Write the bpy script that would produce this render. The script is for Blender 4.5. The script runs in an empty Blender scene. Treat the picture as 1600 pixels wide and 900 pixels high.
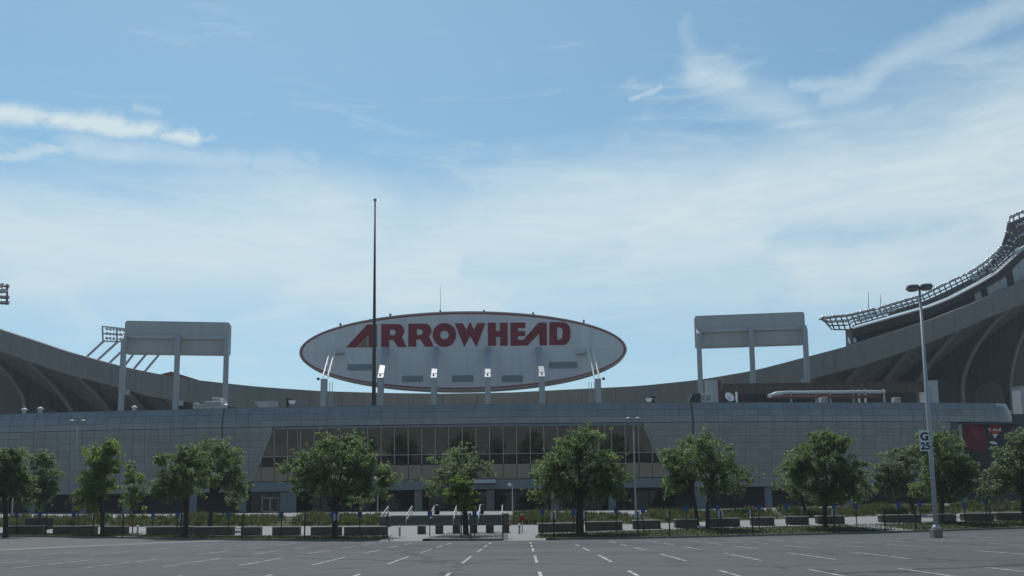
import bpy, math, random
import numpy as np
from mathutils import Vector, Matrix
from mathutils.geometry import tessellate_polygon
random.seed(7)
rng = np.random.default_rng(11)
SC = bpy.context.scene
COL = SC.collection
R = math.radians

# ------------------------------------------------------------------ camera
F = 1500.0
EYE = Vector((0, 0, 1.65))
cam_d = bpy.data.cameras.new('camera')
cam_d.sensor_width = 36
cam_d.lens = 36 * F / 1600
cam_d.shift_y = 150 / 1600
cam_d.clip_start = 0.1
cam_d.clip_end = 6000
cam = bpy.data.objects.new('camera', cam_d)
COL.objects.link(cam)
CR = Matrix.Rotation(math.pi / 2 + math.atan(205 / 1500), 3, 'X') @ Matrix.Rotation(R(-0.6), 3, 'Z')
cam.matrix_world = Matrix.Translation(EYE) @ CR.to_4x4()
SC.camera = cam


def at(px, py, Y):
    """photo pixel + distance ahead of the camera -> world point"""
    d = CR @ Vector(((px - 800) / F, (600 - py) / F, -1))
    return EYE + d * (Y / d.y)


def pix(p):
    q = CR.transposed() @ (Vector(p) - EYE)
    return 800 + F * q.x / -q.z, 600 - F * q.y / -q.z


# ------------------------------------------------------------------ light
SUN_EL, SUN_AZ = R(60), R(-18)          # azimuth: from +Y towards +X
sdir = Vector((math.sin(SUN_AZ) * math.cos(SUN_EL), math.cos(SUN_AZ) * math.cos(SUN_EL), math.sin(SUN_EL)))
sun_d = bpy.data.lights.new('sun', 'SUN')
sun_d.energy = 3.4
sun_d.angle = R(0.5)
sun_d.color = (1.0, 0.975, 0.94)
sun = bpy.data.objects.new('sun', sun_d)
COL.objects.link(sun)
sun.rotation_euler = sdir.to_track_quat('Z', 'Y').to_euler()
SC.view_settings.view_transform = 'Standard'
SC.view_settings.look = 'None'
SC.view_settings.gamma = 1
SC.view_settings.use_curve_mapping = False
SC.view_settings.exposure = 0.0

W = bpy.data.worlds.new('World')
SC.world = W
W.use_nodes = True
wt = W.node_tree
wt.nodes.clear()


class G:
    """tiny node-graph writer"""
    def __init__(s, tree): s.t = tree

    def n(s, typ, ins=None, **kw):
        nd = s.t.nodes.new(typ)
        for k, v in kw.items(): setattr(nd, k, v)
        for k, v in (ins or {}).items():
            if isinstance(v, bpy.types.NodeSocket): s.t.links.new(v, nd.inputs[k])
            else: nd.inputs[k].default_value = v
        return nd

    def m(s, op, a, b=0.0, c=0.0, clamp=False):
        return s.n('ShaderNodeMath', {0: a, 1: b, 2: c}, operation=op, use_clamp=clamp).outputs[0]

    def v(s, op, a, b=(0, 0, 0), out=0):
        return s.n('ShaderNodeVectorMath', {0: a, 1: b}, operation=op).outputs[out]

    def rng(s, x, a, b, c=0.0, d=1.0, it='SMOOTHSTEP'):
        return s.n('ShaderNodeMapRange', {0: x, 1: a, 2: b, 3: c, 4: d}, interpolation_type=it).outputs[0]

    def noise(s, vec, scale, detail=4, rough=0.55, dist=0.0):
        return s.n('ShaderNodeTexNoise', {'Vector': vec, 'Scale': scale, 'Detail': detail, 'Roughness': rough, 'Distortion': dist}).outputs[0]

    def mix(s, f, a, b):
        nd = s.n('ShaderNodeMix', data_type='RGBA')
        for i, x in ((0, f), (6, a), (7, b)):
            if isinstance(x, bpy.types.NodeSocket): s.t.links.new(x, nd.inputs[i])
            else: nd.inputs[i].default_value = (x if i == 0 else (*x, 1)[:4])
        return nd.outputs[2]


g = G(wt)
tc = g.n('ShaderNodeTexCoord').outputs['Generated']
sep = g.n('ShaderNodeSeparateXYZ', {0: tc})
dx, dy, dz = sep.outputs[0], sep.outputs[1], sep.outputs[2]
sky = g.n('ShaderNodeTexSky', sky_type='NISHITA', sun_disc=False, sun_elevation=SUN_EL, sun_rotation=SUN_AZ,
          altitude=200, air_density=1.0, dust_density=0.8, ozone_density=0.9).outputs[0]
az = g.m('ARCTAN2', dx, dy)
el = g.m('ARCSINE', dz)
p2 = g.n('ShaderNodeCombineXYZ', {0: az, 1: el, 2: 0.0}).outputs[0]
stretch = g.v('MULTIPLY', tc, (1.0, 1.0, 3.2))
n_big = g.noise(stretch, 2.3, 5, 0.55, 0.3)
n_mid = g.noise(stretch, 6.0, 6, 0.6, 0.6)
n_fib = g.noise(g.v('MULTIPLY', tc, (3.0, 3.0, 16.0)), 3.0, 6, 0.6, 1.2)
n_puff = g.noise(g.v('MULTIPLY', tc, (1.0, 1.0, 1.6)), 26.0, 5, 0.6, 0.2)
nb = g.m('SUBTRACT', n_big, 0.5)
nm = g.m('SUBTRACT', n_mid, 0.5)
# veil of high thin cloud all round the sky between about 8 and 22 degrees
edge = g.m('ADD', g.m('ADD', el, g.m('MULTIPLY', dx, -0.085)), g.m('ADD', g.m('MULTIPLY', nb, 0.22), g.m('MULTIPLY', nm, 0.07)))
veil_top = g.rng(edge, 0.295, 0.40, 1.0, 0.0)
veil_low = g.rng(g.m('ADD', el, g.m('MULTIPLY', nm, 0.12)), 0.15, 0.26, 0.12, 1.0)
veil = g.m('MULTIPLY', g.m('MULTIPLY', veil_top, veil_low), g.m('ADD', 0.84, g.m('MULTIPLY', g.m('SUBTRACT', n_fib, 0.5), 0.5)), clamp=True)
warp = g.v('MULTIPLY', g.v('SUBTRACT', g.n('ShaderNodeTexNoise', {'Vector': tc, 'Scale': 16.0, 'Detail': 5.0, 'Roughness': 0.6}).outputs[1], (0.5, 0.5, 0.5)), (0.06, 0.03, 0.0))
p2w = g.v('ADD', p2, warp)


def ang(px, py):
    d = (CR @ Vector(((px - 800) / F, (600 - py) / F, -1))).normalized()
    return Vector((math.atan2(d.x, d.y), math.asin(d.z), 0))


def streak(a, b, w0, strength, soft):
    A, B = ang(*a), ang(*b)
    D = B - A
    pa = g.v('SUBTRACT', p2w, tuple(A))
    t = g.m('DIVIDE', g.v('DOT_PRODUCT', pa, tuple(D), 1), D.length_squared, clamp=True)
    tv = g.n('ShaderNodeCombineXYZ', {0: g.m('MULTIPLY', t, D.x), 1: g.m('MULTIPLY', t, D.y), 2: 0.0}).outputs[0]
    dist = g.v('LENGTH', g.v('SUBTRACT', pa, tv), out=1)
    w = w0 / F
    f = g.rng(dist, w * (1 - soft), w * 1.25, 1.0, 0.0)
    return g.m('MULTIPLY', f, strength)


cl = veil
puffm = g.rng(n_puff, 0.26, 0.46)
for a, b, w0, st, soft, puff in (((-60, 176), (170, 188), 17, .95, .97, 1), ((120, 190), (305, 212), 15, .95, .97, 1), ((285, 209), (340, 212), 6, .35, .97, 1), ((-20, 240), (90, 234), 9, .55, .9, 1),
                                 ((120, 228), (480, 262), 24, .42, .95, 1), ((200, 166), (245, 178), 7, .3, .97, 1), ((985, 152), (1025, 138), 6, .42, .97, 1),
                                 ((1090, 115), (1270, 190), 40, .5, .97, 0), ((1260, 200), (1390, 170), 22, .4, .95, 0), ((1240, 135), (1330, 125), 14, .45, .95, 0),
                                 ((1300, 150), (1420, 90), 26, .5, .99, 0), ((1420, 90), (1640, -20), 28, .55, .99, 0), ((1430, 88), (1660, 78), 17, .42, .95, 0),
                                 ((1065, 35), (1085, 95), 18, .22, .95, 0), ((1440, 140), (1640, 120), 16, .22, .95, 0)):
    s_ = streak(a, b, w0, st, soft)
    s_ = g.m('MULTIPLY', s_, puffm) if puff else g.m('MULTIPLY', s_, g.m('ADD', 0.1, g.m('MULTIPLY', n_fib, 1.5)))
    cl = g.m('MAXIMUM', cl, s_)
# thin clear gaps that break the lower side of the veil
for a, b, w0, st, soft, puff in (((740, 418), (960, 400), 30, .55, .99, 0), ((820, 458), (1200, 425), 34, .6, .99, 0), ((1220, 372), (1520, 352), 30, .6, .99, 0), ((150, 470), (420, 455), 28, .4, .99, 0)):
    cl = g.m('MULTIPLY', cl, g.m('SUBTRACT', 1.0, g.m('MULTIPLY', streak(a, b, w0, st, soft), g.rng(g.m('ADD', g.m('MULTIPLY', n_fib, .6), g.m('MULTIPLY', n_mid, .4)), .36, .62))))
# faint cirrus everywhere higher up
cir = g.m('MULTIPLY', g.rng(g.m('ADD', n_fib, g.m('MULTIPLY', nb, 0.8)), 0.52, 0.85), 0.35)
cl = g.m('ADD', cl, g.m('MULTIPLY', cir, g.m('SUBTRACT', 1.0, cl)), clamp=True)
SKY_K = 0.11
# thin ice cloud scatters forwards: bright towards the sun, dimmer opposite it
cosang = g.v('DOT_PRODUCT', tc, tuple(sdir), 1)
phase = g.rng(cosang, -0.5, 0.75, 0.42, 1.0)
cloudc = g.v('SCALE', (6.0, 7.1, 7.5))
cloudc.node.inputs[3].default_value = 1.0
wt.links.new(phase, cloudc.node.inputs[3])
mixn = g.n('ShaderNodeMix', data_type='RGBA')
wt.links.new(cl, mixn.inputs[0]); hz = g.rng(el, 0.0, 0.34)
tint = g.mix(hz, (0.82, 0.93, 0.97), (0.80, 1.06, 1.02))
wt.links.new(g.v('MULTIPLY', sky, tint), mixn.inputs[6]); wt.links.new(cloudc, mixn.inputs[7])
bg = g.n('ShaderNodeBackground', {'Color': mixn.outputs[2], 'Strength': SKY_K})
wo = g.n('ShaderNodeOutputWorld')
wt.links.new(bg.outputs[0], wo.inputs[0])

# ------------------------------------------------------------------ materials
MATS = {}


def mat(name, col, rough=0.7, metal=0.0, spec=0.3, var=0.0, scale=1.0, col2=None, bump=0.0, bscale=20.0, island=0.0, trans=0.0, stain=0.0, obrand=0.0):
    m = bpy.data.materials.new(name)
    m.use_nodes = True
    t = m.node_tree
    t.nodes.clear()
    q = G(t)
    out = q.n('ShaderNodeOutputMaterial')
    b = q.n('ShaderNodeBsdfPrincipled', {'Roughness': rough, 'Metallic': metal, 'Specular IOR Level': spec})
    pos = q.n('ShaderNodeNewGeometry').outputs['Position']
    c = q.n('ShaderNodeRGB'); c.outputs[0].default_value = (*col, 1); c = c.outputs[0]
    if col2:
        f = q.rng(q.noise(pos, scale, 5, 0.6), 0.38, 0.62)
        c = q.mix(f, c, col2)
    if island:
        ri = q.n('ShaderNodeNewGeometry').outputs['Random Per Island']
        hs = q.n('ShaderNodeHueSaturation', {'Hue': q.m('ADD', 0.5, q.m('MULTIPLY', q.m('SUBTRACT', ri, 0.5), island * 0.09)),
                                             'Value': q.m('ADD', 1 - island * 0.5, q.m('MULTIPLY', ri, island)), 'Color': c})
        c = hs.outputs[0]
    if obrand:
        ra = q.m('FRACT', q.m('ADD', q.n('ShaderNodeObjectInfo').outputs['Random'], q.n('ShaderNodeNewGeometry').outputs['Random Per Island']))
        hs = q.n('ShaderNodeHueSaturation', {'Value': q.m('ADD', 1 - obrand / 2, q.m('MULTIPLY', ra, obrand)), 'Color': c})
        c = hs.outputs[0]
    if var:
        nz = q.noise(pos, scale * 2.3, 6, 0.65)
        hs = q.n('ShaderNodeHueSaturation', {'Value': q.m('ADD', 1 - var, q.m('MULTIPLY', nz, 2 * var)), 'Color': c})
        c = hs.outputs[0]
    if stain:
        vz = q.noise(q.v('MULTIPLY', pos, (1.0, 1.0, 0.08)), 0.9, 5, 0.6)
        hs = q.n('ShaderNodeHueSaturation', {'Value': q.rng(vz, 0.4, 0.65, 1.0, 1 - stain), 'Color': c})
        c = hs.outputs[0]
    t.links.new(c, b.inputs['Base Color'])
    if bump:
        bn = q.n('ShaderNodeBump', {'Strength': bump, 'Distance': 0.05, 'Height': q.noise(pos, bscale, 5, 0.6)})
        t.links.new(bn.outputs[0], b.inputs['Normal'])
    sh = b.outputs[0]
    if trans:
        tr = q.n('ShaderNodeBsdfTranslucent', {'Color': c})
        hs = q.n('ShaderNodeHueSaturation', {'Hue': 0.485, 'Saturation': 1.08, 'Value': 1.7, 'Color': c})
        t.links.new(hs.outputs[0], tr.inputs[0])
        sh = q.n('ShaderNodeMixShader', {0: trans, 1: sh, 2: tr.outputs[0]}).outputs[0]
    t.links.new(sh, out.inputs[0])
    MATS[name] = m
    return m


mat('pavement', (.23, .23, .222), .85, var=.15, scale=.8, bump=.2)
mat('grey_paving', (.105, .105, .10), .9, var=.25, scale=1.2)
mat('driveway', (.105, .103, .098), .9, var=.2, scale=.8)
mat('gutter', (.16, .155, .145), .9, var=.2, scale=1.0)
mat('lawn', (.030, .050, .016), .95, col2=(.060, .068, .024), scale=.7, var=.35, bump=.8, bscale=14)
mat('soil', (.06, .05, .03), .95, col2=(.05, .06, .025), scale=.6, var=.3)
mat('earth', (.10, .10, .07), .95, var=.3, scale=.05)
mat('curb', (.15, .145, .135), .85, var=.25, scale=1.0)
mat('stone', (.115, .088, .07), .9, col2=(.085, .07, .06), scale=2.0, var=.3, bump=.5, bscale=6)
mat('sunlit_coping', (.42, .40, .36), .85, var=.2, scale=2.0)  # sunlight on the stone wall tops put into this pale colour
mat('cladding', (.23, .242, .242), .42, metal=.5, spec=.4, var=.06, scale=.25, stain=.10, obrand=.14)
mat('joint', (.09, .095, .095), .8)
mat('spandrel', (.23, .20, .16), .4, metal=.6, var=.06, scale=.2)
mat('window_metal', (.36, .36, .34), .5, metal=.2)
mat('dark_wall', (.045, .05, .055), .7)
mat('canopy', (.15, .17, .19), .45, metal=.5)
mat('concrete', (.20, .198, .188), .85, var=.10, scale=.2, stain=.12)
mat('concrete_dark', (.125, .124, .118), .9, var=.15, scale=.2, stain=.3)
mat('deck', (.20, .20, .19), .9, var=.15, scale=.3)
mat('board', (.42, .43, .435), .6, var=.05, scale=.3, stain=.06)
mat('steel', (.34, .36, .38), .5, metal=.15, var=.08, scale=1.0)
mat('white', (.78, .78, .76), .45, var=.05, scale=.5)
mat('oval', (.60, .61, .63), .45, var=.05, scale=.15, stain=.07)
mat('red', (.20, .010, .026), .55)
mat('gold', (.24, .14, .045), .5)
mat('louver', (.20, .22, .24), .6)
mat('rim', (.30, .29, .27), .6)
mat('fascia_dark', (.055, .052, .055), .9, spec=.1)
mat('truss', (.14, .125, .125), .7, spec=.2, var=.1, scale=1)
mat('galv', (.36, .38, .40), .45, metal=.5, var=.1, scale=2)
mat('bright_steel', (.55, .53, .52), .25, metal=.9)
mat('black', (.012, .013, .015), .5)
mat('pole_dark', (.02, .023, .026), .45)
mat('post', (.03, .033, .03), .6)
mat('blue', (.03, .07, .22), .5)
mat('navy', (.012, .018, .05), .5)
mat('sign_white', (.62, .64, .66), .5)
mat('sign_grey', (.42, .43, .43), .5)
mat('signal_red', (.30, .015, .025), .5)
mat('banner_red', (.11, .012, .014), .6, var=.3, scale=.4)
mat('banner_dark', (.02, .022, .03), .6)
mat('maroon', (.14, .05, .05), .7)
mat('lamp_grey', (.22, .23, .24), .5)
mat('bark', (.045, .036, .028), .95, var=.3, scale=3)
mat('leaf', (.115, .160, .072), .8, spec=.05, island=.45, trans=.64)
mat('leaf_bright', (.130, .185, .060), .8, spec=.05, island=.45, trans=.65)
mat('leaf_dull', (.120, .158, .085), .8, spec=.05, island=.45, trans=.64)
mat('turf', (.035, .055, .018), .8, spec=.1, island=.6, trans=.3)
mat('leaf_brown', (.085, .070, .035), .6, spec=.2, island=.6, trans=.30)
mat('planting', (.055, .085, .030), .7, spec=.1, island=.9, trans=.4, col2=(.100, .098, .048), scale=.35)
mat('tan_wall', (.33, .28, .21), .8, var=.1, scale=.3)
mat('pad', (.20, .18, .16), .9, var=.25, scale=2)
mat('stripe', (.46, .47, .45), .8, col2=(.20, .20, .20), scale=1.6, var=.25)


def glass(name, col, rough):
    m = bpy.data.materials.new(name)
    m.use_nodes = True
    t = m.node_tree; t.nodes.clear(); q = G(t)
    out = q.n('ShaderNodeOutputMaterial')
    gl = q.n('ShaderNodeBsdfGlossy', {'Color': (*col, 1), 'Roughness': rough})
    df = q.n('ShaderNodeBsdfDiffuse', {'Color': (.010, .011, .012, 1)})
    mx = q.n('ShaderNodeMixShader', {0: .8, 1: df.outputs[0], 2: gl.outputs[0]})
    t.links.new(mx.outputs[0], out.inputs[0])
    MATS[name] = m


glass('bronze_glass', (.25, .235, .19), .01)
glass('bronze_glass_tree_reflection', (.07, .068, .06), .01)  # second window row: dark tree reflections put into the tint
glass('dark_glass', (.028, .031, .036), .02)

m = mat('asphalt', (.055, .056, .058), .85, spec=.3)
t = m.node_tree; q = G(t)
b = next(n for n in t.nodes if n.type == 'BSDF_PRINCIPLED')
pos = q.n('ShaderNodeNewGeometry').outputs['Position']
n1 = q.noise(q.v('MULTIPLY', pos, (.35, 1.0, 1.0)), .10, 6, .6, .4)
n2 = q.noise(pos, .9, 6, .7)
n3 = q.noise(pos, 24.0, 3, .7)
c = q.mix(q.rng(n1, .36, .64), (.066, .065, .066), (.088, .088, .087))
c = q.mix(q.m('MULTIPLY', q.rng(n2, .52, .75), .55), c, (.115, .113, .11))
vo = q.n('ShaderNodeTexVoronoi', {'Vector': q.v('ADD', pos, q.v('MULTIPLY', q.n('ShaderNodeTexNoise', {'Vector': pos, 'Scale': .7, 'Detail': 4.0}).outputs[1], (2.5, 2.5, 0))), 'Scale': .085}, feature='DISTANCE_TO_EDGE').outputs[0]
c = q.mix(q.rng(vo, .0, .016, .8, 0.0), c, (.022, .022, .023))
oil = q.noise(pos, .42, 3, .5)
c = q.mix(q.rng(oil, .62, .74, 0.0, .6), c, (.035, .035, .036))
tyre = q.noise(q.v('MULTIPLY', pos, (.05, 1.1, 1.0)), .8, 4, .6, .3)
c = q.mix(q.rng(tyre, .56, .72, 0.0, .45), c, (.048, .048, .049))
worn = q.noise(q.v('MULTIPLY', pos, (1.0, .10, 1.0)), .5, 4, .6, .5)
c = q.mix(q.rng(worn, .64, .78, 0.0, .45), c, (.12, .12, .118))
hs = q.n('ShaderNodeHueSaturation', {'Value': q.m('ADD', .72, q.m('MULTIPLY', n3, .56)), 'Color': c})
t.links.new(hs.outputs[0], b.inputs['Base Color'])
bn = q.n('ShaderNodeBump', {'Strength': .35, 'Distance': .02, 'Height': n3})
t.links.new(bn.outputs[0], b.inputs['Normal'])


# ------------------------------------------------------------------ mesh helpers
class MB:
    def __init__(s): s.v, s.f = [], []

    def add(s, vs, fs):
        o = len(s.v)
        s.v += [tuple(v) for v in vs]
        s.f += [tuple(i + o for i in f) for f in fs]
        return s

    def box(s, lo, hi):
        x0, y0, z0 = lo; x1, y1, z1 = hi
        return s.add([(x0, y0, z0), (x1, y0, z0), (x1, y1, z0), (x0, y1, z0), (x0, y0, z1), (x1, y0, z1), (x1, y1, z1), (x0, y1, z1)],
                     [(0, 3, 2, 1), (4, 5, 6, 7), (0, 1, 5, 4), (1, 2, 6, 5), (2, 3, 7, 6), (3, 0, 4, 7)])

    def cbox(s, lo, hi, c=.05):
        """box with chamfered vertical edges and top"""
        x0, y0, z0 = lo; x1, y1, z1 = hi

        def ring(d, z): return [(x0 + d + c, y0 + d, z), (x1 - d - c, y0 + d, z), (x1 - d, y0 + d + c, z), (x1 - d, y1 - d - c, z), (x1 - d - c, y1 - d, z), (x0 + d + c, y1 - d, z), (x0 + d, y1 - d - c, z), (x0 + d, y0 + d + c, z)]
        vs = ring(0, z0) + ring(0, z1 - c) + ring(c, z1)
        fs = [tuple(range(7, -1, -1)), tuple(range(16, 24))]
        for k in (0, 8):
            fs += [(k + i, k + (i + 1) % 8, k + 8 + (i + 1) % 8, k + 8 + i) for i in range(8)]
        return s.add(vs, fs)

    def beam(s, a, b, w, h=None, up=(0, 0, 1)):
        a, b = Vector(a), Vector(b); h = h or w
        d = (b - a).normalized(); u = Vector(up)
        if abs(d.dot(u)) > .98: u = Vector((0, 1, 0))
        r = d.cross(u).normalized(); n = r.cross(d)
        vs = [p + r * sx * w / 2 + n * sz * h / 2 for p in (a, b) for sx, sz in ((-1, -1), (1, -1), (1, 1), (-1, 1))]
        return s.add(vs, [(0, 1, 2, 3), (7, 6, 5, 4), (0, 4, 5, 1), (1, 5, 6, 2), (2, 6, 7, 3), (3, 7, 4, 0)])

    def tube(s, pts, rs, n=8, cap=True):
        pts = [Vector(p) for p in pts]; o = len(s.v)
        for i, p in enumerate(pts):
            d = (pts[min(i + 1, len(pts) - 1)] - pts[max(i - 1, 0)]).normalized()
            u = Vector((1, 0, 0)) if abs(d.x) < .9 else Vector((0, 1, 0))
            a = d.cross(u).normalized(); c = d.cross(a)
            for k in range(n):
                th = 2 * math.pi * k / n
                s.v.append(tuple(p + (a * math.cos(th) + c * math.sin(th)) * rs[i]))
        for i in range(len(pts) - 1):
            for k in range(n):
                s.f.append((o + i * n + k, o + i * n + (k + 1) % n, o + (i + 1) * n + (k + 1) % n, o + (i + 1) * n + k))
        if cap:
            s.f.append(tuple(o + k for k in range(n - 1, -1, -1)))
            s.f.append(tuple(o + (len(pts) - 1) * n + k for k in range(n)))
        return s

    def plate(s, loops, fn, t0, t1):
        """polygon (outer loop + holes, 2D) -> slab; fn(u, v, t) maps to 3D"""
        loops = [[Vector((p[0], p[1], 0)) for p in lp] for lp in loops]
        tris = tessellate_polygon(loops)
        flat = [p for lp in loops for p in lp]; n = len(flat)
        vs = [fn(p.x, p.y, t0) for p in flat] + [fn(p.x, p.y, t1) for p in flat]
        fs = [tuple(t) for t in tris] + [tuple(i + n for i in reversed(t)) for t in tris]
        o = 0
        for lp in loops:
            k = len(lp)
            fs += [(o + i, o + (i + 1) % k, o + (i + 1) % k + n, o + i + n) for i in range(k)]
            o += k
        return s.add(vs, fs)

    def grid(s, fn, us, vs):
        nu, nv = len(us), len(vs)
        return s.add([fn(u, v) for v in vs for u in us],
                     [(j * nu + i, j * nu + i + 1, (j + 1) * nu + i + 1, (j + 1) * nu + i) for j in range(nv - 1) for i in range(nu - 1)])

    def dome(s, c, r, h=None, n=12, m=5):
        h = h or r
        pts = [[(c[0] + r * math.cos(a) * math.cos(2 * math.pi * k / n), c[1] + r * math.cos(a) * math.sin(2 * math.pi * k / n), c[2] + h * math.sin(a)) for k in range(n)] for a in [math.pi / 2 * j / m for j in range(m)]]
        vs = [p for r_ in pts for p in r_] + [(c[0], c[1], c[2] + h)]
        fs = [(j * n + k, j * n + (k + 1) % n, (j + 1) * n + (k + 1) % n, (j + 1) * n + k) for j in range(m - 1) for k in range(n)]
        fs += [((m - 1) * n + k, (m - 1) * n + (k + 1) % n, m * n) for k in range(n)]
        return s.add(vs, fs)

    def mesh(s, name, material, smooth=False):
        me = bpy.data.meshes.new(name)
        me.from_pydata(s.v, [], s.f)
        for mm in (material if isinstance(material, (list, tuple)) else [material]): me.materials.append(MATS[mm])
        if smooth: me.shade_smooth()
        me.update()
        return me

    def build(s, name, material, parent=None, smooth=False):
        return link(name, s.mesh(name, material, smooth), parent)


def fixnormals(me):
    import bmesh
    bm = bmesh.new(); bm.from_mesh(me)
    bmesh.ops.recalc_face_normals(bm, faces=bm.faces)
    bm.to_mesh(me); bm.free()


def link(name, data, parent=None, loc=None, rot=None):
    o = bpy.data.objects.new(name, data)
    COL.objects.link(o)
    if loc is not None: o.location = loc
    if rot is not None: o.rotation_euler = rot
    if parent is not None:
        o.parent = parent
        if parent.type == 'EMPTY' and loc is None:      # meshes are written in world coordinates
            o.matrix_parent_inverse = parent_world(parent).inverted()
    return o


def parent_world(o):
    m = Matrix.LocRotScale(o.location, o.rotation_euler, o.scale)
    return (parent_world(o.parent) @ o.matrix_parent_inverse @ m) if o.parent else m


def tag(o, label=None, cat=None, group=None, kind=None):
    if label: o['label'] = label
    if cat: o['category'] = cat
    if group: o['group'] = group
    if kind: o['kind'] = kind
    return o


def thing(name, loc, label, cat, group=None, rz=0):
    o = bpy.data.objects.new(name, None)
    o.empty_display_size = .3
    COL.objects.link(o)
    o.location = loc; o.rotation_euler = (0, 0, rz)
    return tag(o, label, cat, group)


def copy_tree(o, parent=None, loc=None, rz=None):
    c = o.copy(); COL.objects.link(c)
    if parent is not None: c.parent = parent
    if loc is not None: c.location = loc
    if rz is not None: c.rotation_euler = (0, 0, rz)
    for ch in list(o.children): copy_tree(ch, c)
    return c


def interp(x, tab):
    return float(np.interp(x, [a for a, _ in tab], [b for _, b in tab]))


# ------------------------------------------------------------------ terrain
def line(pts):
    P = [at(*p) for p in pts]
    xs = [p.x for p in P]
    return lambda X: (float(np.interp(X, xs, [p.y for p in P])), float(np.interp(X, xs, [p.z for p in P])))


L1 = line([(-300, 836.5, 90), (0, 838.5, 84), (200, 841.5, 79), (360, 844.5, 74), (550, 845.5, 71), (780, 845, 70), (1000, 842, 71), (1180, 838, 74), (1310, 835, 76), (1450, 831, 78), (1600, 826, 82), (1900, 817, 90)])
L2 = line([(-300, 832, 98), (0, 833, 92), (200, 835, 87), (360, 836.5, 82), (600, 837, 79), (780, 834.5, 78), (900, 831, 79), (1000, 827, 80), (1200, 821, 83), (1400, 816, 86), (1600, 810, 91), (1900, 801, 98)])
L3 = line([(-300, 826, 110), (0, 824, 104), (300, 823, 98), (600, 821.5, 92), (800, 820.5, 91), (900, 820, 88), (1000, 819, 87.5), (1200, 812, 91), (1400, 805.5, 94), (1600, 799.5, 99), (1900, 791, 106)])
L4 = line([(-300, 811, 116), (0, 809, 110), (300, 808, 104), (600, 805.5, 97.5), (800, 804.5, 96.5), (1000, 803, 98), (1200, 798, 101), (1400, 793, 104), (1600, 787, 109), (1900, 778, 116)])
L5 = line([(-300, 803, 170), (0, 800, 160), (300, 801, 158), (600, 797.5, 158), (800, 796.5, 158), (1000, 796, 158), (1200, 792, 158), (1400, 787, 160), (1600, 782, 160), (1900, 775, 170)])
CURB = .13


def surf(X, Y):
    y1, z1 = L1(X)
    if Y <= y1:
        t = min(max((Y - 40) / (y1 - 40), 0), 1)
        return z1 * t
    ls = [(y1, z1 + CURB)] + [L(X) for L in (L2, L3, L4, L5)]
    return float(np.interp(Y, [a for a, _ in ls], [b for _, b in ls]))


def ground_sheet(name, X0, X1, f0, f1, material, dz=0.0, n=60, m=1, skirt=0.0, kind='structure', parent=None):
    """sheet between two lines f0(X), f1(X) -> Y"""
    us = np.linspace(X0, X1, n); vs = np.linspace(0, 1, m + 1)

    def fn(u, v):
        y = f0(u) * (1 - v) + f1(u) * v
        yy = min(max(y, L1(u)[0] + .002), 1e9) if f0(u) >= L1(u)[0] - .01 else y
        return (u, y, surf(u, yy) + dz)
    mb = MB().grid(fn, us, vs)
    o = mb.build(name, material, parent)
    if kind: o['kind'] = kind
    return o


tag(MB().grid(lambda u, v: (u, v, -1.6), [-1600, -600, 600, 1600], [-1600, -600, 250, 1800]).build('ground', 'earth'), kind='structure')
us = np.concatenate([np.linspace(-600, -120, 9), np.linspace(-115, 115, 93), np.linspace(120, 600, 9)])
rows = [0, .25, .5, .7, .8, .88, .94, 1.0]
lot = MB().grid(lambda u, v: (u, v if v <= 40 else 40 + (L1(u)[0] - 40) * (v - 40), surf(u, v if v <= 40 else 40 + (L1(u)[0] - 40) * (v - 40))),
                us, [-250, -60, 0, 20, 40] + [40 + r for r in rows[1:]]).build('parking_lot', 'asphalt')
tag(lot, kind='structure')

# kerb: a real step, joints every three metres
kb = thing('kerb', (0, 70, 0), None, None); kb['kind'] = 'structure'
xs = np.arange(-60, 61, 3.0)
segs = [(a, a + 2.98) for a in xs if not (-9.6 < a + 1.5 < -6.6 or -.6 < a + 1.5 < 1.6)]
for a, b_ in segs:
    mb = MB()
    vs = []
    for x in (a, b_):
        y, z = L1(x)
        vs += [(x, y - .16, z - .05), (x, y - .14, z + CURB + .012), (x, y + .02, z + CURB + .012), (x, y + .02, z - .05)]
    mb.add(vs, [(0, 4, 5, 1), (1, 5, 6, 2), (2, 6, 7, 3), (0, 1, 2, 3), (7, 6, 5, 4)])
    mb.build('kerb_stone', 'curb', kb)
# driveway that joins the lot on the left, edged by a pale concrete gutter
XG = lambda Y: -20.5 - (71 - Y) * .342
for nm, f0, f1, mm, dz_ in (('driveway', lambda y: -130.0, lambda y: XG(y) - 2.4, 'driveway', .004), ('gutter', lambda y: XG(y) - 2.4, XG, 'gutter', .007)):
    mb = MB()
    vv = np.linspace(0, 1, 14); uu = np.linspace(0, 1, 30)
    for v in vv:
        for u in uu:
            y = 25 + 46 * v
            x = f0(y) * (1 - u) + f1(y) * u
            y = 25 + (L1(x)[0] - .2 - 25) * v
            mb.v.append((x, y, surf(x, y) + dz_))
    mb.f = [(j * 30 + i, j * 30 + i + 1, (j + 1) * 30 + i + 1, (j + 1) * 30 + i) for j in range(13) for i in range(29)]
    tag(mb.build(nm, mm), kind='structure')

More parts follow.
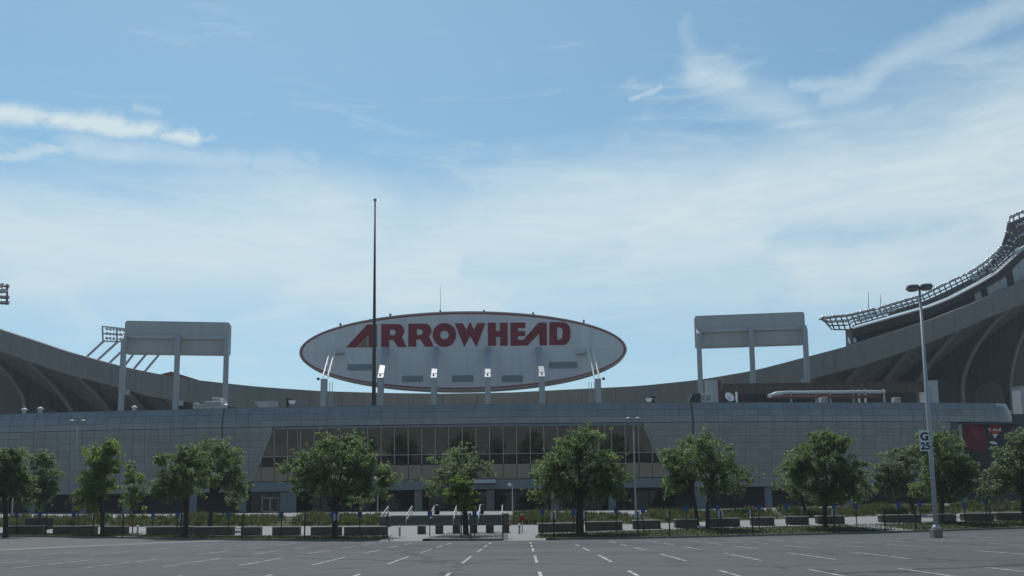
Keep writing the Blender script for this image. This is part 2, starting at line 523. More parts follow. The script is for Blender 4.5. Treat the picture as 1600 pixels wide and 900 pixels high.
Y1 = lambda X: L1(X)[0]
Y2 = lambda X: L2(X)[0]
Y3 = lambda X: L3(X)[0]
Y4 = lambda X: L4(X)[0]
Y5 = lambda X: L5(X)[0]
xa, xb = -9.4, 1.55
ground_sheet('lawn', -400, xa, Y1, lambda X: Y2(X) - 1.2, 'lawn', n=120, m=4)
ground_sheet('lawn', xb, 400, Y1, lambda X: Y2(X) - 1.2, 'lawn', n=120, m=4)
ground_sheet('grey_paving', xa, xb, Y1, lambda X: Y2(X) - 1.2, 'grey_paving', n=24, m=4)
ground_sheet('pavement', -400, 400, lambda X: Y2(X) - 1.2, Y2, 'pavement', n=240, m=1)
ground_sheet('pavement', -400, 400, Y2, Y3, 'pavement', n=240, m=3)
ST0, ST1 = -12.2, -.85
ground_sheet('planting_bed', -400, ST0, Y3, Y4, 'soil', n=100, m=3)
ground_sheet('planting_bed', ST1, 400, Y3, Y4, 'soil', n=100, m=3)
ground_sheet('plaza', -400, 400, Y4, Y5, 'pavement', n=240, m=4)
# pavement aprons down to the lot
for a, b_, a2, b2 in ((-9.35, -6.6, -10.0, -5.2), (-.35, 1.5, -.5, 2.0)):
    mb = MB()
    mb.grid(lambda u, v: ((a + (b_ - a) * u) * (1 - v) + (a2 + (b2 - a2) * u) * v, 0, 0), [0, 1], np.linspace(0, 1, 8))
    mb.v = [(x, Y1(x) + .05 + (Y2(x) - 1.25 - Y1(x)) * (i // 2) / 7, 0) for i, (x, _, _) in enumerate(mb.v)]
    mb.v = [(x, y, surf(x, y) + .012) for x, y, _ in mb.v]
    tag(mb.build('path', 'pavement'), kind='structure')
# dropped kerbs: ramps from the aprons down to the lot
for a, b_ in ((-9.72, -6.58), (-.72, 2.32)):
    mb = MB()
    xs_ = np.linspace(a, b_, 6)
    mb.grid(lambda u, v: (u, L1(u)[0] + [-.75, .04, .06][v], [surf(u, L1(u)[0] - .75) + .004, L1(u)[1] + CURB + .015, L1(u)[1] - .1][v]), xs_, [0, 1, 2])
    mb.build('dropped_kerb', 'pavement', kb)
mb = MB()
for j in range(12):
    for i in range(14):
        t_ = j / 11
        x0_, x1_ = -6.6 + t_ * 1.2, -.35 - t_ * .15
        x = x0_ + (x1_ - x0_) * i / 13
        y = Y1(x) + .03 + (Y2(x) + 2.4 - Y1(x)) * t_
        mb.v.append((x, y, surf(x, y) + .022))
mb.f = [(j * 14 + i, j * 14 + i + 1, (j + 1) * 14 + i + 1, (j + 1) * 14 + i) for j in range(11) for i in range(13)]
tag(mb.build('grey_paving', 'grey_paving'), kind='structure')
# slanting footpaths through the lawn
for q0, q1, w in ((( 187, 0.02), (212, .98), 1.9), ((1398, .03), (1340, .97), 2.6)):
    x0 = at(q0[0], 830, Y1(0) + 8).x; x1 = at(q1[0], 830, Y2(0) + 6).x
    mb = MB()
    vs = []
    for j in range(9):
        s = j / 8
        xc = x0 * (1 - s) + x1 * s
        for sx in (-.5, .5):
            x = xc + sx * w
            y = Y1(x) + .05 + (Y2(x) - 1.2 - Y1(x)) * s
            vs.append((x, y, surf(x, y) + .014))
    mb.add(vs, [(2 * j, 2 * j + 1, 2 * j + 3, 2 * j + 2) for j in range(8)])
    tag(mb.build('path', 'pavement'), kind='structure')

# painted bay lines, each a thin sheet on the asphalt
for (ya, yb) in ((17.5, 28.4), (33.9, 40.2), (45.0, 50.2), (53.2, 57.2), (59.8, 64.6)):
    for k in range(-24, 25):
        if random.random() < .04: continue
        x0 = .83 + 2.6 * k - .0101 * 37
        jt = random.uniform(-.12, .12)
        pts = []
        for y in np.linspace(ya + jt, yb + jt, 4):
            if y > Y1(x0) - 1: break
            xc = x0 + .0101 * y
            pts.append((xc, y))
        if len(pts) < 4: continue
        if x0 < XG(pts[-1][1]) + .6: continue
        mb = MB()
        mb.add([(x + sx * .055, y, surf(x, y) + .008) for x, y in pts for sx in (-1, 1)], [(2 * j, 2 * j + 1, 2 * j + 3, 2 * j + 2) for j in range(3)])
        mb.build('parking_stripe', 'stripe', lot)

# ------------------------------------------------------------------ entrance building
YF = lambda X: 143.0 + X * X / 960.0
ZT, ZL, ZW, ZB = 18.25, 15.2, 7.04, 5.5
LEAN = .085                                    # wall foot stands back from its head


def wy(X, z):
    """wall face distance at height z"""
    if z <= ZL: o = (ZL - z) * LEAN
    else: o = np.interp(z, [ZL, 16.2, 17.2, ZT], [0, .10, .34, .80])
    return YF(X) + float(o)


bld = thing('stadium_entrance', (0, 150, 2.3), 'wide curved grey panelled stadium entrance hall with slanted ribbon of bronze windows', 'building')
COLW = 2.03
X_OFF = -9.54
kmin, kmax = -44, 42
rows_z = [(17.22, ZT - .02), (16.22, 17.18), (15.28, 16.18)] + [(ZL - 1.02 * (i + 1) + .02, ZL - 1.02 * i - .02) for i in range(8)] + [(6.29, 7.02), (5.52, 6.25)]
# window outline (slanted ends)
WL_T, WL_B, WR_T, WR_B = -36.0, -39.3, 19.4, 23.1
wl = lambda z: WL_B + (WL_T - WL_B) * (z - ZW) / (ZL - ZW)
wr = lambda z: WR_B + (WR_T - WR_B) * (z - ZW) / (ZL - ZW)


def clip(poly, fn):
    out = []
    for i in range(len(poly)):
        a, b_ = poly[i], poly[(i + 1) % len(poly)]
        fa, fb = fn(a), fn(b_)
        if fa >= 0: out.append(a)
        if fa * fb < 0:
            t_ = fa / (fa - fb)
            out.append((a[0] + (b_[0] - a[0]) * t_, a[1] + (b_[1] - a[1]) * t_))
    return out


pan_mesh = {}
pieces = []
EXPJ = (at(343, 700, 144).x, at(1084, 700, 144).x)
for k in range(kmin, kmax):
    xa_, xb_ = X_OFF + COLW * k, X_OFF + COLW * (k + 1)
    if xb_ > 77: continue
    for r_, (z0, z1) in enumerate(rows_z):
        if r_ >= 3 and xb_ > 69: continue
        inwin = 3 <= r_ < 11
        if inwin:
            polys = []
            full = [(xa_ + .013, z0), (xb_ - .013, z0), (xb_ - .013, z1), (xa_ + .013, z1)]
            pl = clip(full, lambda p: wl(p[1]) - .1 - p[0])
            pr = clip(full, lambda p: p[0] - wr(p[1]) - .1)
            if len(pl) < 3 and len(pr) < 3: continue
            poly = pl if len(pl) >= 3 else pr
            cut = len(poly) != 4 or abs(max(p[0] for p in poly) - min(p[0] for p in poly) - (COLW - .026)) > .01 or any(abs(p[0] - xa_ - .03) > .01 and abs(p[0] - xb_ + .013) > .01 for p in poly)
        elif r_ >= 11 and WL_B - .2 < xb_ and xa_ < WR_B + .2:
            continue
        else:
            poly, cut = None, False
        pieces.append((k, r_, xa_, xb_, z0, z1, poly if cut else None))
pieces.sort(key=lambda p: (p[1] > 8, abs(p[2] + 1)))      # those seen largest and clear of the trees first
rest = MB()
for i, (k, r_, xa_, xb_, z0, z1, poly) in enumerate(pieces):
    xc = (xa_ + xb_) / 2
    ang_ = math.atan2(YF(xb_) - YF(xa_), xb_ - xa_)
    if poly is None:
        if r_ not in pan_mesh:
            hw = COLW / 2 - .013
            d0, d1 = wy(0, z0) - YF(0), wy(0, z1) - YF(0)
            mb = MB().add([(-hw, d0, z0), (hw, d0, z0), (hw, d1, z1), (-hw, d1, z1), (-hw, d0 + .14, z0), (hw, d0 + .14, z0), (hw, d1 + .14, z1), (-hw, d1 + .14, z1)],
                          [(0, 1, 2, 3), (0, 4, 5, 1), (1, 5, 6, 2), (2, 6, 7, 3), (3, 7, 4, 0)])
            pan_mesh[r_] = mb
        sub = pan_mesh[r_]
    else:
        sub = MB().plate([[(p[0] - xc, p[1]) for p in poly]], lambda u, v, t: (u, (ZL - v) * LEAN + t, v), 0, .14)
    jit = random.uniform(-.006, .006)
    if i < 300:
        key = ('me', r_)
        if poly is None:
            if key not in pan_mesh: pan_mesh[key] = sub.mesh('panel', 'cladding')
            me = pan_mesh[key]
        else:
            me = sub.mesh('panel', 'cladding'); fixnormals(me)
        o = link('panel', me, bld)
        o.matrix_parent_inverse = Matrix.Translation(-bld.location)
        o.location = (xc, YF(xc) + jit, 0); o.rotation_euler = (0, 0, ang_)
    else:
        M_ = Matrix.Translation((xc, YF(xc) + jit, 0)) @ Matrix.Rotation(ang_, 4, 'Z')
        rest.add([M_ @ Vector(v) for v in sub.v], sub.f)
ro = rest.build('panel', 'cladding', bld); fixnormals(ro.data); ro['kind'] = 'stuff'

# backing wall behind the joints, roof deck, end wall
XL, XR = -100, 75.70
ux = np.linspace(XL, XR, 90)
mb = MB()
prof = [ZB - .02, 7.0, 10, 13, ZL, 16.2, 17.2, ZT - .06]
mb.grid(lambda u, z: (u, wy(u, z) + .26, z), np.linspace(XL, 69, 90), prof[:5])
mb.grid(lambda u, z: (u, wy(u, z) + .16, z), ux, prof[4:])
bw = mb.build('wall', 'joint', bld)
for xj in EXPJ:
    MB().add([(xj + sx_ * .09, wy(xj, z) - .02, z) for z in (8.0, 11, ZL, 16.2, 17.2, ZT) for sx_ in (-1, 1)], [(2 * j, 2 * j + 1, 2 * j + 3, 2 * j + 2) for j in range(5)]).build('expansion_joint', 'post', bld)
# parapet capping and roof
mb = MB().grid(lambda u, v: (u, wy(u, ZT) + [-.03, -.03, .9, .9][v], [ZT - .03, ZT + .04, ZT + .04, ZT - .6][v]), ux, [0, 1, 2, 3])
mb.build('capping', 'canopy', bld)
MB().grid(lambda u, v: (u, wy(u, ZT) + .8 if v == 0 else 290, ZT - .55), ux, [0, 1]).build('roof', 'deck', bld)
# rounded right-hand nose of the upper band
nose = MB()
arc = []
for j in range(13):
    a = -math.pi / 2 + math.pi * .62 * j / 12
    arc.append((math.cos(a), math.sin(a)))
for zi, (z, ins) in enumerate(((ZL - .35, 0), (ZL, 0), (16.2, .10), (17.2, .34), (ZT, .80), (ZT + .02, 3.2))):
    for c_, s_ in arc:
        rr = 3.6 - ins
        nose.v.append((75.72 + rr * c_, YF(75.72) + 3.6 + rr * s_, z))
for zi in range(5):
    for j in range(12):
        nose.f.append((zi * 13 + j, zi * 13 + j + 1, (zi + 1) * 13 + j + 1, (zi + 1) * 13 + j))
nose.build('rounded_end', 'cladding', bld, smooth=True)
# right-hand recess under the band: soffit and dark wall behind
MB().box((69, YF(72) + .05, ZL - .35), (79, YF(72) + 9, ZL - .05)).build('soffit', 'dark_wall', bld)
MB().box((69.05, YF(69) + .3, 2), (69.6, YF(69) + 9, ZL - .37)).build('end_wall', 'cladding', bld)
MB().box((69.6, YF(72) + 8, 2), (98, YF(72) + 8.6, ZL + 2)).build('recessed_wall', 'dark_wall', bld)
# head trim over the glass
MB().grid(lambda u, v: (wl(ZL) + (wr(ZL) - wl(ZL)) * u, wy(wl(ZL) + (wr(ZL) - wl(ZL)) * u, ZL - .2) + [-.03, -.05][v], [ZL - .42, ZL - .04][v]), np.linspace(0, 1, 40), [0, 1]).build('window_head', 'canopy', bld)
# glass ribbon
WZ = [(10.80, 14.76, 'bronze_glass'), (9.28, 10.70, 'bronze_glass_tree_reflection'), (7.08, 9.22, 'spandrel')]
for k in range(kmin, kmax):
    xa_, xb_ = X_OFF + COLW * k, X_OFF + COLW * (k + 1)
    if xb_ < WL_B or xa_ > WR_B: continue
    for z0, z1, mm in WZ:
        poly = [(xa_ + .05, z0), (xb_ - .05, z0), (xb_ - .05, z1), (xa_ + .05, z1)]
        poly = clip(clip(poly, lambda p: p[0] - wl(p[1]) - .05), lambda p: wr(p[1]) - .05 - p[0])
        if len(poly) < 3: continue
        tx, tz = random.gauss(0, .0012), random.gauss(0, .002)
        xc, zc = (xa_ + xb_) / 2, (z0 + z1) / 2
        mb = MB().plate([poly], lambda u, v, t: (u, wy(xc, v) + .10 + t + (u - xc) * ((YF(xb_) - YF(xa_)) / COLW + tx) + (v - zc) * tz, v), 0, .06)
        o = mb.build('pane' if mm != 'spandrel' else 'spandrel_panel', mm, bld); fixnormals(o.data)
    xm = xa_
    if wl(14.7) < xm + 0.0 or xm > WL_B:
        ztop = 14.76 if wl(14.76) < xm < wr(14.76) else (ZW + (xm - WL_B) / (WL_T - WL_B) * (ZL - ZW) if xm < 0 else ZW + (WR_B - xm) / (WR_B - WR_T) * (ZL - ZW)) - .1
        if ztop > 9.6 and WL_B < xm < WR_B:
            MB().beam((xm, wy(xm, 9.26) + .02, 9.26), (xm, wy(xm, ztop) + .02, ztop), .085, .12, up=(0, 1, 0)).build('mullion', 'window_metal', bld)
for z in (10.75, 9.25):
    mb = MB()
    xs_ = np.linspace(wl(z) + .06, wr(z) - .06, 40)
    mb.grid(lambda u, v: (u, wy(u, z) + [.03, -.02, -.02, .03][v], z + [-.04, -.04, .04, .04][v]), xs_, [0, 1, 2, 3])
    if z > 10: mb.build('transom', 'window_metal', bld)
for f_, s_ in ((wl, 1), (wr, -1)):
    MB().beam((f_(7.1), wy(f_(7.1), 7.1) + .02, 7.1), (f_(14.76), wy(f_(14.76), 14.76) + .02, 14.76), .09, .14, up=(0, 1, 0)).build('slanted_frame', 'window_metal', bld)
# canopy band under the glass, in lengths with open joints
for i, (a, b_) in enumerate(zip(np.linspace(WL_B, WR_B, 13)[:-1], np.linspace(WL_B, WR_B, 13)[1:])):
    mb = MB()
    mb.grid(lambda u, v: (u, wy(u, ZB) + [-.25, -.45, -.45, .2][v], [ZB + .02, ZB + .04, ZW - .12, ZW - .04][v]), np.linspace(a + .02, b_ - .02, 4), [0, 1, 2, 3])
    mb.build('canopy_panel', 'canopy', bld)
# recessed ground floor: soffit, back wall, storefront panes, columns, doors
REC = 5.0
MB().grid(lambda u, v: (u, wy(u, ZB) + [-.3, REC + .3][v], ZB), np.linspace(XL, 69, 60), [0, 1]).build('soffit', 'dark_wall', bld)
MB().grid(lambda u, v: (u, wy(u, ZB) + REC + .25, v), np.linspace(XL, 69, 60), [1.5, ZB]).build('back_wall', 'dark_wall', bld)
for k in range(-34, 34):
    xa_ = X_OFF + COLW * k
    if xa_ < -88 or xa_ > 66: continue
    if -39.5 < xa_ < 24:
        MB().plate([[(xa_ + .06, surf(xa_, 150) + .1), (xa_ + COLW - .06, surf(xa_, 150) + .1), (xa_ + COLW - .06, ZB - .3), (xa_ + .06, ZB - .3)]],
                   lambda u, v, t: (u, wy(u, ZB) + REC - .05 + t, v), 0, .06).build('storefront_pane', 'dark_glass', bld)
for px_ in (30, 118, 190, 300, 380, 452, 655, 767, 866, 955, 1095, 1200, 1330):
    X = at(px_, 780, 146).x
    w = 1.2 if px_ in (452, 1095) else .55
    mb = MB().box((X - w, wy(X, ZB) + .3, surf(X, 145)), (X + w, wy(X, ZB) + 1.5, ZB - .004))
    mb.build('column', 'concrete' if px_ in (655, 767, 866) else 'canopy', bld)
# white-framed double door left of the big forked tree
X0, X1 = at(411, 780, 147).x, at(438, 780, 147).x
zf = surf(X0, 147) + .02
YD = wy(X0, ZB) + .9
dr = MB()
for a, b_, c_, d_ in ((X0, X0 + .12, zf, 5.0), (X1 - .12, X1, zf, 5.0), ((X0 + X1) / 2 - .09, (X0 + X1) / 2 + .09, zf, 4.55), (X0, X1, 4.55, 4.7), (X0, X1, zf, zf + .15)):
    dr.box((a, YD - .06, c_), (b_, YD + .05, d_))
door = dr.build('door', 'window_metal', bld)
for a, b_ in ((X0 + .13, (X0 + X1) / 2 - .1), ((X0 + X1) / 2 + .1, X1 - .13)):
    MB().box((a, YD - .01, zf + .16), (b_, YD + .02, 4.54)).build('pane', 'dark_glass', door)
MB().box((X0 - 1.6, YD + .1, zf), (X1 + 1.4, YD + .3, ZB - .004)).build('door_wall', 'dark_glass', bld)
# short lit canopy over an entrance right of the small tree
a, b_ = at(741, 757, 143), at(775, 757, 143)
MB().box((a.x, 140.4, 6.35), (b_.x, 143.1, 6.85)).build('entrance_canopy', 'board', bld)

# red banner and shield panel hung in the right-hand recess
zc = lambda y, Y: at(1540, y, Y).z
YB = YF(72) + 1.5
ba = thing('wall_banner', at(1520, 705, YB), 'dark red banner hung on the stadium wall under the rounded right end', 'banner')
P = [(1497, 659), (1538, 660), (1544, 704), (1532, 706), (1500, 696)]
mb = MB().plate([[(at(x, y, YB).x, at(x, y, YB).z) for x, y in P]], lambda u, v, t: (u, YB + t, v), 0, .08); o = mb.build('cloth', 'banner_red', ba); fixnormals(o.data)
P = [(1512, 664), (1528, 664), (1532, 690), (1518, 680)]
mb = MB().plate([[(at(x, y, YB).x, at(x, y, YB).z) for x, y in P]], lambda u, v, t: (u, YB - .05 + t, v), 0, .04); o = mb.build('printed_patch', 'red', ba); fixnormals(o.data)
ba = thing('emblem_banner', at(1558, 705, YB), 'black banner with red shield emblem on the wall beside the red banner', 'banner')
P = [(1540, 659), (1580, 660), (1580, 706), (1546, 706)]
mb = MB().plate([[(at(x, y, YB).x, at(x, y, YB).z) for x, y in P]], lambda u, v, t: (u, YB + .1 + t, v), 0, .08); o = mb.build('cloth', 'banner_dark', ba); fixnormals(o.data)


def emblem(P, mm, off, nm):
    mb = MB().plate([[(at(1480 + x / 9, 640 + y / 9, YB).x, at(1480 + x / 9, 640 + y / 9, YB).z) for x, y in P]], lambda u, v, t: (u, YB + .1 - off + t, v), 0, .04)
    o = mb.build(nm, mm, ba); fixnormals(o.data)


emblem([(620, 205), (720, 200), (760, 240), (770, 310), (720, 345), (650, 350), (585, 320), (580, 240)], 'signal_red', .05, 'shield')
emblem([(580, 255), (600, 262), (612, 300), (590, 300)], 'sign_white', .09, 'shield_mark')
emblem([(735, 262), (755, 258), (752, 300), (728, 300)], 'sign_white', .09, 'shield_mark')
emblem([(635, 285), (675, 272), (718, 285), (710, 302), (675, 292), (642, 302)], 'sign_white', .09, 'shield_mark')
emblem([(640, 345), (712, 345), (690, 375), (672, 405), (655, 375)], 'sign_white', .09, 'shield_point')
emblem([(600, 450), (650, 445), (705, 470), (690, 492), (640, 480), (600, 470)], 'sign_white', .09, 'scroll')

# lower annex beyond the right end
an = thing('annex', at(1590, 785, 165), 'tan low annex with narrow windows behind the rightmost tree', 'building')
A, B = at(1556, 735, 166), at(1760, 735, 166)
MB().box((A.x, 166, 2.5), (B.x, 176, A.z)).build('wall', 'tan_wall', an)
for px_ in (1577, 1594, 1612):
    a, b_ = at(px_ - 3, 770, 166), at(px_ + 3, 752, 166)
    MB().box((a.x, 165.93, a.z), (b_.x, 166.05, b_.z)).build('window', 'dark_glass', an)
bk = thing('side_block', at(1600, 780, 178), 'dark grey block beyond the rounded end of the entrance hall', 'building')
A = at(1581, 641, 180)
MB().box((A.x, 180, 2.6), (A.x + 60, 200, A.z)).build('wall', 'concrete', bk)
MB().box((A.x - .3, 179.6, at(1581, 652, 180).z), (A.x + 60, 179.98, at(1581, 647, 180).z)).build('ledge', 'canopy', bk)

# ------------------------------------------------------------------ the bowl
bowl = thing('stadium_bowl', (0, 182, 17), 'huge sweeping concrete stadium bowl rising to both sides behind the entrance hall', 'stadium')
CA, CB, CYC = 190.0, 150.0, 332.0


def rp(th, u=0):
    """point on the rim curve, th from -90..90 deg (0 = nearest), u metres inwards"""
    return (CA - u) * math.sin(th), CYC - (CB - u) * math.cos(th)


TH = [R(d) for d in np.linspace(-80, 80, 161)]


def pxof(th, u=0):
    x, y = rp(th, u)
    return 800 + F * x / y


rim_top = [(-300, 400), (-100, 478), (0, 515), (50, 531), (100, 548), (150, 562), (200, 575), (250, 585), (300, 593), (400, 604), (500, 611), (600, 614), (700, 615), (800, 613), (900, 608), (1000, 603), (1096, 593), (1178, 579), (1213, 570), (1332, 539), (1450, 501), (1515, 476), (1600, 439), (1700, 392), (1900, 290)]
rim_bot = [(-300, 452), (-100, 520), (0, 549), (40, 563), (80, 577), (123, 590), (180, 604), (230, 619), (262, 624), (300, 629), (340, 634), (450, 645), (700, 650), (1000, 646), (1180, 618), (1272, 591), (1350, 571), (1400, 554), (1440, 540), (1500, 516), (1540, 498), (1600, 475), (1700, 432), (1900, 340)]


def zat(th, tab, u=0):
    x, y = rp(th, u)
    px_ = 800 + F * x / y
    for _ in range(3):
        p = at(px_, interp(px_, tab), y)
        px_ += (x - p.x) / y * F
    return at(px_, interp(px_, tab), y).z


ztop = {th: zat(th, rim_top) for th in TH}
zbot = {th: zat(th, rim_bot) for th in TH}
n = len(TH)
for i in range(0, n - 1, 2):
    sl = np.linspace(TH[i] + R(.009), TH[i + 2] - R(.009), 4)
    mb = MB()
    for th in sl:
        zb_i = float(np.interp(th, TH, [zbot[t_] for t_ in TH])); zt_i = float(np.interp(th, TH, [ztop[t_] for t_ in TH]))
        for u, z in ((0, zb_i), (0, zt_i), (1.2, zt_i + .02), (1.2, zb_i)):
            x, y = rp(th, u); mb.v.append((x, y, z))
    for k in range(3):
        for a, b_ in ((0, 1), (1, 2), (2, 3), (3, 0)):
            mb.f.append((4 * k + a, 4 * k + 4 + a, 4 * k + 4 + b_, 4 * k + b_))
    mb.f += [(0, 1, 2, 3), (12, 13, 14, 15)]
    o = mb.build('rim_panel', 'concrete', bowl); fixnormals(o.data)
# stepped underside of the upper deck
mb = MB()
NS = 21
for th in TH:
    for s in range(NS):
        u = 1.2 + s * 1.25
        x, y = rp(th, u); x2, y2 = rp(th, u + 1.25)
        z = max(zbot[th] + .3 - s * .80, 16.5)
        mb.v += [(x, y, z), (x2, y2, z)]
for i in range(n - 1):
    for s in range(2 * NS - 1):
        a = i * 2 * NS + s; c_ = a + 2 * NS
        mb.f.append((a, c_, c_ + 1, a + 1))
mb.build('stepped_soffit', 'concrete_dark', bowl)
mb = MB()
for th in TH:
    for u, dz_ in ((1.2, 0), (40, -18)):
        x, y = rp(th, u); mb.v.append((x, y, max(ztop[th] + dz_, 17)))
mb.f = [(2 * i, 2 * i + 2, 2 * i + 3, 2 * i + 1) for i in range(n - 1)]
mb.build('seating_deck', 'concrete', bowl)
mb = MB()
for th in TH:
    x, y = (CA - 8) * math.sin(th), CYC - (CB - 27) * math.cos(th); mb.v += [(x, y, 16), (x, y, max(zbot[th] - 3 - 10 * math.cos(th) ** 2, 16.4))]
mb.f = [(2 * i, 2 * i + 2, 2 * i + 3, 2 * i + 1) for i in range(n - 1)]
mb.build('inner_wall', 'dark_wall', bowl)


def th_at(px_):
    lo, hi = R(-72), R(72)
    for _ in range(40):
        m_ = (lo + hi) / 2
        x, y = rp(m_)
        if x < at(px_, interp(px_, rim_bot), y).x: lo = m_
        else: hi = m_
    return lo


# radial ribs with a curved outer edge and an arched passage
for px_ in (-40, 40, 122, 195, 262, 1272, 1345, 1425, 1500, 1575, 1650):
    th = th_at(px_)
    zb = zat(th, rim_bot) + .25
    base = 17.0
    H = zb - base
    if H < 1.5: continue
    foot = 12.0
    hc = max(zb - 29, .68 * foot + 4)
    out = []
    for j in range(15):
        s = j / 14
        a = s * math.pi / 2
        u_ = .6 + (foot - .6) * math.sin(a)
        out.append((u_, max(base + .01 * (14 - j), zb - .68 * u_ - (hc - .68 * foot) * (1 - math.cos(a)))))
    out.append((foot, base))
    iu = foot + 1.3
    au = foot + (8 if H > 12 else 5)
    ah = min(zb - 13.5, 33.0)
    arch = []
    if ah > base + 5:
        cu, ru = (iu + au) / 2, (au - iu) / 2
        out.append((iu, base))
        for j in range(11):
            a = math.pi - math.pi * j / 10
            out.append((cu + ru * math.cos(a), ah - ru * .9 + ru * .9 * math.sin(a) if ah - ru * .9 > base else base + (ah - base) * math.sin(a)))
        out.append((au, base))
    end = 30.0 if H > 20 else 26.5
    out.append((end, base))
    out.append((end, max(zb - (end - 1.2) * .60, base + .1)))
    x0, y0 = rp(th, 0); x1, y1 = rp(th, 10)
    d = Vector((x1 - x0, y1 - y0, 0)).normalized(); s = Vector((-d.y, d.x, 0))
    mb = MB().plate([out], lambda u, v, t: Vector((x0, y0, v)) + d * u + s * t, -.55, .55)
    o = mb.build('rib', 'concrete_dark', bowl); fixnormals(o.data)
    # raised lip along the curved outer edge
    mb = MB()
    cur = out[:16]
    for j in range(15):
        a_ = Vector((x0, y0, cur[j][1])) + d * (cur[j][0] - .12); b2 = Vector((x0, y0, cur[j + 1][1])) + d * (cur[j + 1][0] - .12)
        if (a_ - b2).length > .01: mb.beam(a_, b2, 1.5, .3, up=d)
    mb.build('rib_edge', 'concrete', bowl)

# suite level and light truss on the right-hand rim
suite = thing('press_box', at(1450, 490, 210), 'glazed press box level riding on the right rim of the bowl', 'press box')
line_w = [(1280, 525), (1323, 514), (1450, 478), (1480, 466), (1524, 443), (1551, 427), (1576, 404), (1594, 388), (1640, 362), (1760, 310)]
glass_t = [(1323, 528), (1345, 523), (1450, 496), (1480, 479), (1515, 462), (1544, 446), (1565, 434), (1597, 402), (1640, 378), (1760, 330)]
truss_t = [(1286, 498), (1336, 492.5), (1380, 482), (1448, 462), (1480, 446), (1524, 425), (1551, 407), (1572, 386), (1580, 366), (1587, 340), (1600, 334), (1640, 318), (1760, 290)]


def path(px0, px1, n_, u):
    lo = []
    for px_ in np.linspace(px0, px1, n_):
        a, b_ = R(0), R(76)
        for _ in range(40):
            m_ = (a + b_) / 2
            x, y = rp(m_, u)
            if x < at(px_, interp(px_, line_w), y).x: a = m_
            else: b_ = m_
        lo.append((a, px_))
    return lo


PT = path(1328, 1650, 34, 3)
Z = lambda tab, px_, th, u: at(px_, interp(px_, tab), rp(th, u)[1]).z


def ribbon(name, tabs, us_, mm, par, P_=None, zoff=(0, 0)):
    mb = MB()
    for th, px_ in (P_ or PT):
        for (tab, u, dz_) in tabs:
            x, y = rp(th, u)
            mb.v.append((x, y, Z(tab, px_, th, u) + dz_))
    k = len(tabs)
    for i in range(len(P_ or PT) - 1):
        for j in range(k - 1):
            mb.f.append((i * k + j, (i + 1) * k + j, (i + 1) * k + j + 1, i * k + j + 1))
    return mb.build(name, mm, par)


ribbon('lower_wall', [(rim_top, 2.0, -1.5), (rim_top, 3.0, .4)], None, 'concrete_dark', suite)
for i in range(len(PT) - 1):
    (ta, pa), (tb, pb) = PT[i], PT[i + 1]
    v4 = []
    for th, px_, fr in ((ta, pa, .04), (tb, pb, -.04)):
        th2 = th + (tb - ta) * fr
        x, y = rp(th2, 3.0)
        v4.append(((x, y, Z(rim_top, px_, th, 3) + .42), (x - .25, y + .25, Z(glass_t, px_, th, 3))))
    mm = 'dark_glass'
    if i == 0: mm = 'bright_steel'
    if i in (20, 22, 23, 24, 26, 27): mm = 'board'
    q4 = [v4[0][0], v4[1][0], v4[1][1], v4[0][1]]
    MB().add(q4 + [(x - .3, y + .3, z) for x, y, z in q4], [(0, 1, 2, 3), (7, 6, 5, 4), (0, 4, 5, 1), (1, 5, 6, 2), (2, 6, 7, 3), (3, 7, 4, 0)]).build('pane' if mm == 'dark_glass' else 'wall_panel', mm, suite)
ribbon('fascia', [(glass_t, 2.7, 0), (line_w, 2.4, -.3)], None, 'fascia_dark', suite)
ribbon('white_edge', [(line_w, 2.2, -.3), (line_w, 2.15, 0), (line_w, 3.0, .02)], None, 'board', suite)
def flat_roof():
    mb = MB()
    for th, px_ in PT:
        z = Z(line_w, px_, th, 2.9)
        for u, dz_ in ((2.9, .02), (4.2, -.6), (5.0, -9.0)):
            x, y = rp(th, u); mb.v.append((x, y, z + dz_))
    for i in range(len(PT) - 1):
        for j in range(2): mb.f.append((i * 3 + j, i * 3 + 3 + j, i * 3 + 4 + j, i * 3 + 1 + j))
    mb.build('roof', 'lamp_grey', suite)


flat_roof()
th, px_ = PT[0]
e = []
for u in (2.6, 4.4):
    x, y = rp(th, u)
    e += [(x, y, Z(rim_top, px_, th, 3) - 1.2), (x, y, Z(line_w, px_, th, 3) - .1 - (.0 if u < 5 else .3))]
x3, y3 = rp(th + R(.15), 2.4)
MB().add(e + [(v[0] + .35, v[1] + .1, v[2]) for v in e], [(0, 1, 3, 2), (4, 6, 7, 5), (0, 4, 5, 1), (1, 5, 7, 3), (3, 7, 6, 2), (2, 6, 4, 0)]).build('end_wall', 'concrete_dark', suite)

tr = thing('floodlight_truss', at(1450, 470, 214), 'long curved truss of floodlights along the right rim roof', 'light truss')
PTT = path(1287, 1640, 84, 4)
UL = 4.0
lines = []
for s in (0, .34, .67, 1.0):
    pts = []
    for th, px_ in PTT:
        x, y = rp(th, UL)
        zl = Z(line_w, max(px_, 1300), th, UL) + .35 if px_ > 1330 else at(px_, 515, y).z
        zt = Z(truss_t, px_, th, UL)
        if px_ < 1300: zl = zl + (zt - zl) * (1300 - px_) / 14
        pts.append(Vector((x - .6 * s, y + .6 * s, zl + (zt - zl) * s)))
    lines.append(pts)
for pts in lines:
    MB().tube(pts, [.15] * len(pts), 5).build('rail', 'truss', tr)
for i in range(0, len(PTT), 2):
    MB().beam(lines[0][i], lines[3][i], .22).build('upright', 'truss', tr)
mb = MB()
for i in range(len(PTT)):
    for s in (0, float(np.interp(PTT[i][1], [1520, 1575], [.42, .85]))):
        a, b_ = lines[0][i], lines[3][i]
        mb.v.append(tuple(a.lerp(b_, s) + Vector((-.3, .3, 0))))
